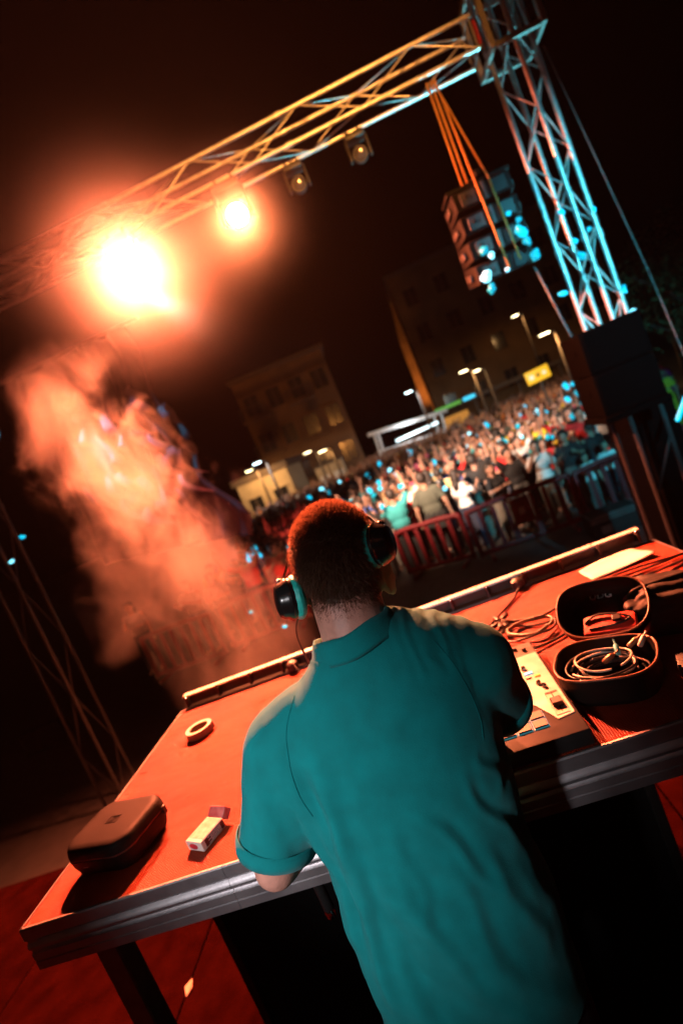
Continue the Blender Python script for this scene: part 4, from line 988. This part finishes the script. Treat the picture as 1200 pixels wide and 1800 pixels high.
for i, (x, y) in enumerate(spots):
    c_ = names[rng.choice(len(names), p=pw_)]; k = int(rng.integers(len(PROT))); rz = rng.normal(0, .55) + (math.pi if rng.random() < .12 else 0); h_ = rng.uniform(.90, 1.08)
    if y < 12.6:
        ti = int(rng.integers(5)); near_person(x, y, rz, k, c_, 'person in ' + c_ + ' top and ' + TRN[ti] + ' trousers ' + PHR[k] + ', front row', ti, h_, group='front row people in ' + c_ + ' tops')
    else:
        o = put('person', JOIN[k], None, (x, y, GROUND), rz); o.scale = (h_ * 1.12, h_ * 1.12, h_ * 1.03); o.color = (*COLS[c_], 1)
        tag(o, ('tall ' if h_ > 1.03 else 'short ' if h_ < .95 else '') + 'person in ' + c_ + ' top ' + PHR[k] + (', back turned' if abs(rz) > 2 else '') + (', mid crowd' if y < 17 else ', deep crowd'), 'person', 'middle crowd people in ' + c_ + ' tops')
# the rest of the crowd reads as one mass
low = MB(); lc = []
for k in range(1100):
    y = 24.0 + 28 * rng.random() ** 1.1; x = rng.uniform(-.30 * y - 1, .48 * y - 1.0); h_ = rng.uniform(.9, 1.08)
    n0 = len(low.f); c = Vector((x, y, GROUND))
    low.ell(c + Vector((0, 0, 1.60 * h_)), (.085, .10, .12), None, 8, 6); n1 = len(low.f)
    low.ell(c + Vector((0, 0, 1.2 * h_)), (.20, .12, .28), None, 8, 6); low.box(c + Vector((0, 0, .45 * h_)), (.30, .18, .9 * h_))
    n2 = len(low.f)
    for sx in (-1, 1):
        up = rng.random() < .25
        low.tube([c + Vector((sx * .2, 0, 1.38 * h_)), c + Vector((sx * .26, -.06, (1.6 if up else 1.1) * h_)), c + Vector((sx * .2, -.15, (1.9 if up else .95) * h_))], .045, 5)
    mi = int(rng.integers(1, 6)) if rng.random() < .5 else 1
    lc += [0] * (n1 - n0) + [mi] * (n2 - n1) + [0] * (len(low.f) - n2)
me = low.mesh('crowd', True)
for m_ in (p_skin, mat('far_black', COLS['black'], .9), mat('far_red', COLS['red'], .9), mat('far_cream', COLS['cream'], .9), mat('far_white', COLS['white'], .9), mat('far_orange', COLS['orange'], .9)): me.materials.append(m_)
me.polygons.foreach_set('material_index', lc)
tag(put('crowd', me), 'distant packed crowd under the street lamps', 'crowd', kind='stuff')

# ================================================================== GLOWING BEADS PUT IN FOR CYAN HIGHLIGHTS, LIGHT STICK
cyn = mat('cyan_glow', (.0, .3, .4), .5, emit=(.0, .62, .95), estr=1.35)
GL = []
for k in range(5):
    gl = MB().ell((0, 0, 0), (1, 1, 1), None, 14, 10).mesh('highlight_bead', True); gl.materials.append([cyn, mat('cyan_glow_dim', (.0, .3, .4), .5, emit=(.0, .55, .8), estr=.7), mat('cyan_glow_hot', (.2, .4, .4), .5, emit=(.22, .8, 1.0), estr=2.2), cyn, MATS['cyan_glow_dim']][k]); GL.append(gl)
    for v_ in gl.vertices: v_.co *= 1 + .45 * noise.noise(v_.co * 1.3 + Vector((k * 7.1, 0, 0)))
def bead(p, r, lb, grp, sq=None):  # glowing bead in place of cyan stage light caught on a surface
    o = put('highlight_bead', GL[int(rng.integers(5))], None, p); s_ = sq or (rng.uniform(.8, 1.15), rng.uniform(.8, 1.1), rng.uniform(.9, 1.4)); o.scale = tuple(r * a for a in s_)
    o.rotation_euler = tuple(rng.uniform(-.6, .6, 3)); tag(o, lb, 'highlight', grp)
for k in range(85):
    y = 10.6 + 14 * rng.random() ** 1.3; x = rng.uniform(-.16 * y - .8, .50 * y - .8); bead((x, y, GROUND + rng.uniform(1.35, 1.95)), .040 + .0045 * (y - 10) * rng.uniform(.4, 1.4), 'small glowing bead added for a cyan highlight at head height in the crowd', 'cyan highlights over the crowd')
for k in range(6): bead((-3.4 + rng.uniform(-.5, .6), 10.9 + rng.uniform(0, .6), .25 + rng.uniform(0, .3)), .06, 'small glowing bead added for a cyan highlight among the red shirts by the smoke', 'cyan highlights by the smoke')
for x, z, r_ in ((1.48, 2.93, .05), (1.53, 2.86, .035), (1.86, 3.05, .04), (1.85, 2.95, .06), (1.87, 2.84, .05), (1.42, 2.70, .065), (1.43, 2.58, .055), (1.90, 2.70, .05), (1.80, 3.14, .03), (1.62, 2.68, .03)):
    bead((x, 5.38, z), r_ * .75, 'glowing bead added for a cyan highlight on the back of the line array', 'cyan highlights on the line array')
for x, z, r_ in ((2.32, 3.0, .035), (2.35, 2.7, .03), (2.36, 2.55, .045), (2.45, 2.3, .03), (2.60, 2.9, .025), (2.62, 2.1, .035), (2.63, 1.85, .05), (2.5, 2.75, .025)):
    bead((x, 5.58, z), r_ * .8, 'glowing bead added for a cyan highlight on the upright tower', 'cyan highlights on the tower')
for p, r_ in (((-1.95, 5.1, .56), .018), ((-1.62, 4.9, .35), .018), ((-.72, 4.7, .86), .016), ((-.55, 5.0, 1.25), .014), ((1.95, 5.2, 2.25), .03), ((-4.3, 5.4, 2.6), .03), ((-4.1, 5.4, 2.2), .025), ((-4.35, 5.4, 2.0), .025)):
    bead(p, r_, 'tiny cyan fleck with added glow drifting in the dark air', 'drifting cyan flecks', (1.5, .7, .7))
ltb = MB().cap((0, 0, 0), .02, (.12, 0, .16), .02).obj('light_stick', cyn, loc=(2.42, 5.0, .82), smooth=True); tag(ltb, 'straight glowing cyan light stick beside the speaker stack', 'light stick')

# ================================================================== FAR STRUCTURES
cream = mat('render_cream', (.5, .40, .26), .85, var=.12, scale=2, bump=.1)
ochre = mat('facade_ochre', (.19, .105, .05), .9, var=.25, scale=.6, bump=.1)
dark = mat('window_dark', (.02, .02, .022), .15)
roofm = mat('roof_slab', (.12, .09, .07), .8)
white = mat('white_steel', (.75, .74, .72), .4)
def block(name, label, loc, size, mt, rows, colsn, win=(1.1, 1.5), rz=0, balcony=False, base=1.5, roof=.35, rowh=3.0):
    r_ = thing(name, label, 'building', loc, rz); W, D, H = size
    wl = MB().box((0, D / 2, H / 2), (W, D, H)).obj('wall', mt, r_)
    MB().bbox((0, D / 2, H + roof / 2), (W + .5, D + .5, roof), .03, seg=1).obj('roof', roofm, r_)
    for i in range(colsn):
        for j in range(rows):
            x = -W / 2 + W * (i + .5) / colsn; z = base + j * rowh
            wn = MB().box((x, -.012, z + win[1] / 2), (win[0], .06, win[1])).obj('window', dark, r_)
            for a, b_, c_, d_ in ((0, win[1] + .05, win[0] + .2, .1), (0, -.05, win[0] + .2, .1)): MB().box((x + a, -.05, z + b_), (c_, .14, d_)).obj('sill', mt, wn)
            MB().box((x, -.055, z + win[1] / 2), (.06, .05, win[1] - .02)).obj('mullion', roofm, wn)
            if balcony and i % 2 == 0:
                bl = MB().box((x, -.55, z - .35), (win[0] + 1.0, 1.06, .14)).obj('balcony', mt, r_)
                for q in range(9): MB().box((x - win[0] / 2 - .45 + q * (win[0] + .9) / 8, -1.05, z + .17), (.04, .04, .90)).obj('baluster', roofm, bl)
                MB().box((x, -1.05, z + .64), (win[0] + 1.0, .06, .05)).obj('handrail', roofm, bl)
    return r_
block('apartment_building', 'dim ochre apartment block behind the line array', (13.5, 49, GROUND), (17, 10, 15.5), ochre, 4, 6, base=2.6, rowh=3.3, rz=R(-4))
block('apartment_building', 'tall ochre building with balconies behind the low cream building', (-6.0, 41.5, GROUND), (7.5, 8, 11.0), ochre, 3, 4, balcony=True, base=2.2, rowh=3.0, rz=R(6))
lo = block('low_building', 'low cream lit building with dark doorway at the edge of the crowd', (-9.35, 36.8, GROUND), (4.0, 4, 3.6), cream, 1, 2, win=(1.0, 1.3), base=1.1, rz=R(-6), roof=.5)
for x, lab in ((-4.95, 'pale kiosk box beside the low cream building'), (-3.95, 'pale kiosk box next to another, lit by lamps')):
    k_ = thing('kiosk', lab, 'kiosk', (x, 35.8, GROUND), R(-3))
    MB().bbox((0, .4, 1.32), (.96, .8, 2.62), .03, seg=1).obj('body', cream, k_); MB().bbox((0, .4, 2.69), (1.04, .9, .1), .02, seg=1).obj('roof', roofm, k_)
    MB().box((0, -.01, 1.3), (.7, .03, 1.4)).obj('shutter', white, k_)
spm = mat('spire_stone', (.25, .14, .06), .85, var=.25, scale=.8)
sp = thing('spire', 'slender pointed stone spire rising beyond the crowd', 'spire', (5.9, 62, GROUND), R(30))
MB().lathe([(1.5, 0), (1.5, 2.6), (1.25, 2.8)], n=4).obj('base', spm, sp); MB().lathe([(1.05, 2.8), (.95, 11.5), (.85, 12.2), (.02, 17.2)], n=4).obj('shaft', spm, sp)
fl2 = thing('floodlight', 'small floodlight on the ground lighting the spire', 'floodlight', (4.6, 57.5, GROUND))
MB().bbox((0, 0, .25), (.5, .3, .4), .03).obj('housing', roofm, fl2); MB().bbox((0, .02, .47), (.4, .2, .04), .01).obj('glass', mat('flood_glass', (.9, .6, .3), .4, emit=(1, .6, .2), estr=5), fl2)
light('flood_beam', 'SPOT', (4.6, 57.5, GROUND + .6), 5000, (1, .36, .08), fl2, (5.9, 62, 9), 50, .8, .2)
# bar stall frame with bright tube
gs = thing('stall_frame', 'white steel stall frame with a bright tube light above the crowd', 'stall', (1.45, 40.7, GROUND), R(7)); gs.rotation_euler.y = R(5.2)
for x in (-2.65, -2.25, 2.25, 2.65): MB().bbox((x, 0 if abs(x) > 2.4 else .9, 1.55), (.16, .16, 3.1), .02, seg=1).obj('post', white, gs)
MB().bbox((0, 0, 3.16), (6.3, .28, .30), .02, seg=1).obj('top_beam', white, gs); MB().bbox((0, .9, 3.16), (5.2, .2, .2), .02, seg=1).obj('rear_beam', white, gs)
MB().bbox((0, .1, 1.75), (5.1, .1, .10), .01, seg=1).obj('cross_bar', white, gs)
tb = MB().tube([(-1.2, -.05, 2.1), (2.2, -.05, 2.5)], .09, 10).obj('tube_light', mat('tube_white', (.9, .95, 1), .4, emit=(.75, .97, 1), estr=3), gs, smooth=True)
light('stall_glow', 'POINT', (1.6, 39.9, 1.3), 160, (.9, .95, 1), None, radius=.3)
# canopy with coloured signs
cn = thing('market_canopy', 'dark flat market canopy with green and cyan lit signs', 'canopy', (9.3, 44, GROUND), R(2))
MB().bbox((0, 1.5, 3.0), (11, 3.2, .35), .03, seg=1).obj('roof', roofm, cn)
for x in (-5.2, -1.8, 1.8, 5.2): MB().bbox((x, .1, 1.4), (.14, .14, 2.85), .02, seg=1).obj('post', roofm, cn)
MB().bbox((-4.0, -.13, 3.1), (2.2, .06, .26), .02, seg=1).obj('green_sign', mat('sign_green', (.1, .4, .1), .4, emit=(.12, .45, .05), estr=.7), cn)
MB().bbox((-2.2, -.13, 3.12), (1.0, .06, .28), .02, seg=1).obj('cyan_sign', mat('sign_cyan', (.1, .4, .5), .4, emit=(.05, .7, 1), estr=1.2), cn)
MB().bbox((-3.6, .9, 1.6), (2.2, .5, 1.4), .02, seg=1).obj('glowing_counter', mat('counter_glow', (.5, .3, .1), .6, emit=(.9, .35, .05), estr=.5, color2=(.3, .1, .03), scale=3), cn)  # light falling on the counter is put in as its own glow
# yellow sign
ys = thing('yellow_sign', 'glowing yellow rectangular sign with three dots on a post above the crowd', 'sign', (6.82, 23.2, GROUND), R(-3)); ys.rotation_euler.y = R(-3)
ysg = MB().bbox((0, 0, 2.83), (.98, .10, .54), .03).obj('panel', mat('sign_yellow', (.8, .45, .03), .4, emit=(1, .50, .02), estr=.95), ys, auto=40)
for x, mm, r_ in ((-.27, mat('dot_pale', (.9, .7, .5), .5, emit=(1, .8, .55), estr=.9), .10), (0, mat('dot_dark', (.12, .05, .03), .5), .07), (.26, MATS['dot_pale'], .08)):
    MB().lathe([(r_, -.004), (r_, .004)], (x, -.056, 2.82), Matrix.Rotation(R(90), 3, 'X'), n=20).obj('dot', mm, ysg)
MB().tube([(0, 0, 0), (0, 0, 2.56)], .05, 10).obj('post', roofm, ys)
# street lamps
SOD = (1, .52, .18)
lamp_w = mat('lamp_glow_warm', (.9, .8, .5), .4, emit=(1, .80, .42), estr=14); lamp_c = mat('lamp_glow_white', (.8, .9, .9), .4, emit=(.70, .95, 1), estr=12)
def street_lamp(x, y, z, energy, mt, lb, colr=SOD, double=False):
    s_ = thing('street_lamp', lb, 'street lamp', (x, y, GROUND)); H = z - GROUND
    MB().tube([(0, 0, 0), (0, 0, H * .6), (0, 0, H + .05)], [.09, .07, .05], 10).obj('post', roofm, s_, smooth=True)
    for d in ((-1, 1) if double else (-1,)):
        MB().tube([(0, 0, H), (d * .35, -.1, H + .08)], .03, 8).obj('arm', roofm, s_, smooth=True)
        hh = MB().bbox((d * .5, -.12, H + .10), (.55, .24, .10), .03).obj('lamp_head', roofm, s_)
        MB().bbox((d * .5, -.12, H + .035), (.46, .20, .04), .015).obj('lamp_glass', mt, hh)
    if energy: light('street_light', 'SPOT', (x - .5, y - .12, z - .02), energy, colr, s_, (x - .5, y + 1.5, z - 4), 165, .4, .15)
street_lamp(5.9, 32.0, 3.25, 380, lamp_w, 'street lamp with warm head rising before the dim apartment block')
street_lamp(6.65, 32.4, 3.0, 0, lamp_w, 'shorter warm street lamp next to another before the apartment block')
street_lamp(-6.85, 29.6, 2.95, 350, lamp_c, 'street lamp with white head before the low cream building', (.9, .95, 1))
street_lamp(-3.2, 30.0, 2.15, 140, lamp_w, 'low warm street lamp near the pale kiosks')
street_lamp(-4.6, 33.8, 2.5, 60, lamp_w, 'warm street lamp in front of the tall ochre building')
street_lamp(2.7, 34.0, 3.5, 300, lamp_c, 'street lamp with white head beside the spire', (.9, .95, 1))
street_lamp(-8.8, 34.6, 2.9, 900, lamp_w, 'warm wall side lamp lighting the low cream building')
street_lamp(9.0, 26.5, 3.1, 600, lamp_w, 'warm street lamp standing behind the yellow sign')
street_lamp(12.5, 42, 6.0, 250, lamp_w, 'tall warm street lamp beside the canopy')
# tree in the dark on the far right
tm_ = mat('bark', (.06, .04, .03), .9); lf = mat('leaf', (.05, .07, .025), .7, var=.5, scale=3)
for (tx, ty, th, lb) in ((7.6, 13.2, 5.2, 'dark leafy tree to the right of the speaker stack'), (12.5, 24, 6.5, 'dark leafy tree behind the yellow sign')):
    tr = thing('tree', lb, 'tree', (tx, ty, GROUND))
    tk = MB().tube([(0, 0, 0), (.05, .03, th * .3), (-.03, .05, th * .6), (0, 0, th * .85)], [.16, .12, .08, .03], 8)
    for k in range(7):
        a = k * 2.4; tk.tube([(0, 0, th * (.3 + .06 * k)), (math.cos(a) * .7, math.sin(a) * .7, th * (.45 + .06 * k)), (math.cos(a) * 1.3, math.sin(a) * 1.3, th * (.55 + .06 * k))], [.05, .03, .01], 5)
    tk.obj('trunk', tm_, tr, smooth=True)
    lv = MB()
    for k in range(4500):
        d = Vector(rng.normal(0, 1, 3)).normalized(); r_ = rng.random() ** .45
        q = Vector((d.x * 1.5 * r_, d.y * 1.5 * r_, th * .68 + d.z * th * .33 * r_))
        if noise.noise(q * 1.4) < -.12: continue
        a = Vector(rng.normal(0, 1, 3)).normalized(); b_ = a.orthogonal().normalized(); s_ = rng.uniform(.05, .10)
        lv.add([q - a * s_, q + b_ * s_ * .45, q + a * s_, q - b_ * s_ * .45], [(0, 1, 2, 3)])
    tag(lv.obj('crown', lf, tr), kind='stuff')

# ================================================================== SMOKE AND HAZE
def volume_mat(name): 
    M = bpy.data.materials.new(name); M.use_nodes = True; t = M.node_tree; t.nodes.clear()
    o = t.nodes.new('ShaderNodeOutputMaterial'); v = t.nodes.new('ShaderNodeVolumePrincipled'); t.links.new(v.outputs[0], o.inputs['Volume'])
    return M, t, v
M, t, v = volume_mat('haze_air'); v.inputs['Color'].default_value = (.9, .88, .86, 1); v.inputs['Density'].default_value = .00015; v.inputs['Anisotropy'].default_value = .45
hz = MB().box((0, 0, 0), (150, 110, 24)).obj('haze', M, loc=(0, 44, 9.6)); tag(hz, 'thin stage haze hanging in the night air', 'haze', kind='stuff')
M, t, v = volume_mat('smoke_plume'); N = t.nodes; L = t.links
v.inputs['Color'].default_value = (.93, .90, .88, 1); v.inputs['Anisotropy'].default_value = .25
tc = N.new('ShaderNodeTexCoord'); sx_ = N.new('ShaderNodeSeparateXYZ'); L.new(tc.outputs['Object'], sx_.inputs[0])
def mth(op, a, b_=None, c_=None, clamp=False):
    n_ = N.new('ShaderNodeMath'); n_.operation = op; n_.use_clamp = clamp
    for i, q in enumerate((a, b_, c_)):
        if q is None: continue
        if isinstance(q, (int, float)): n_.inputs[i].default_value = q
        else: L.new(q, n_.inputs[i])
    return n_.outputs[0]
X, Y, Zc = sx_.outputs
# domain local: z 0..4.2 ; axis drifts towards -x with height
h01 = mth('DIVIDE', Zc, 4.2)
axx = mth('ADD', .38, mth('MULTIPLY', h01, -.95))
rad = mth('ADD', .46, mth('MULTIPLY', mth('SUBTRACT', 1.0, h01), .62))
dx = mth('SUBTRACT', X, axx)
nz = N.new('ShaderNodeTexNoise'); nz.inputs['Scale'].default_value = 1.7; nz.inputs['Detail'].default_value = 7; nz.inputs['Roughness'].default_value = .66; nz.inputs['Distortion'].default_value = .7
mpn = N.new('ShaderNodeMapping'); mpn.inputs['Scale'].default_value = (1.15, 1.0, .72); mpn.inputs['Rotation'].default_value = (0, R(-35), 0); L.new(tc.outputs['Object'], mpn.inputs[0]); L.new(mpn.outputs[0], nz.inputs['Vector'])
dist = mth('SQRT', mth('ADD', mth('MULTIPLY', dx, dx), mth('MULTIPLY', Y, Y)))
core = mth('SUBTRACT', 1.0, mth('DIVIDE', dist, rad))
topf = mth('MULTIPLY', mth('SUBTRACT', 1.0, h01), 6.0, clamp=True)
body_ = mth('ADD', core, mth('MULTIPLY', mth('SUBTRACT', nz.outputs['Fac'], .5), 4.6))
den = mth('MULTIPLY', mth('MULTIPLY', mth('ADD', body_, -.22), 1.1, clamp=True), topf)
hden = mth('ADD', .27, mth('MULTIPLY', h01, .85))
L.new(mth('MULTIPLY', mth('MULTIPLY', den, hden), 1.0), v.inputs['Density'])
sm = MB().box((-.1, 0, 2.1), (3.6, 2.2, 4.2)).obj('smoke', M, loc=(-2.45, 5.15, -.35)); tag(sm, 'billowing plume of stage smoke lit orange in front of the crowd', 'smoke', kind='stuff')

# added balls of smoke that make the glow around each lit lamp
def added_puff(p, rad_, k_, lb):
    M, t, v = volume_mat('glow_smoke'); N = t.nodes; L = t.links
    v.inputs['Color'].default_value = (.93, .9, .88, 1); v.inputs['Anisotropy'].default_value = .2
    tc = N.new('ShaderNodeTexCoord'); ln = N.new('ShaderNodeVectorMath'); ln.operation = 'LENGTH'; L.new(tc.outputs['Object'], ln.inputs[0])
    nz = N.new('ShaderNodeTexNoise'); nz.inputs['Scale'].default_value = 1.6; L.new(tc.outputs['Object'], nz.inputs['Vector'])
    a = N.new('ShaderNodeMath'); a.operation = 'DIVIDE'; a.inputs[1].default_value = rad_; L.new(ln.outputs['Value'], a.inputs[0])
    b = N.new('ShaderNodeMath'); b.operation = 'SUBTRACT'; b.inputs[0].default_value = 1; b.use_clamp = True; L.new(a.outputs[0], b.inputs[1])
    c = N.new('ShaderNodeMath'); c.operation = 'POWER'; c.inputs[1].default_value = 4; L.new(b.outputs[0], c.inputs[0])
    e = N.new('ShaderNodeMath'); e.operation = 'MULTIPLY_ADD'; e.inputs[1].default_value = k_ * 1.2; e.inputs[2].default_value = k_ * .4; L.new(nz.outputs['Fac'], e.inputs[0])
    d = N.new('ShaderNodeMath'); d.operation = 'MULTIPLY'; L.new(c.outputs[0], d.inputs[0]); L.new(e.outputs[0], d.inputs[1]); L.new(d.outputs[0], v.inputs['Density'])
    o = MB().ell((0, 0, 0), (rad_, rad_, rad_), None, 16, 12).obj('smoke', M, loc=tuple(p)); tag(o, lb, 'smoke', kind='stuff')  # added smoke ball, only there for the lamp glow
added_puff(p1, 1.9, .24, 'smoke ball added to glow around the larger lit lamp')
added_puff(p2, 1.2, .11, 'smoke ball added to glow around the smaller lit lamp')
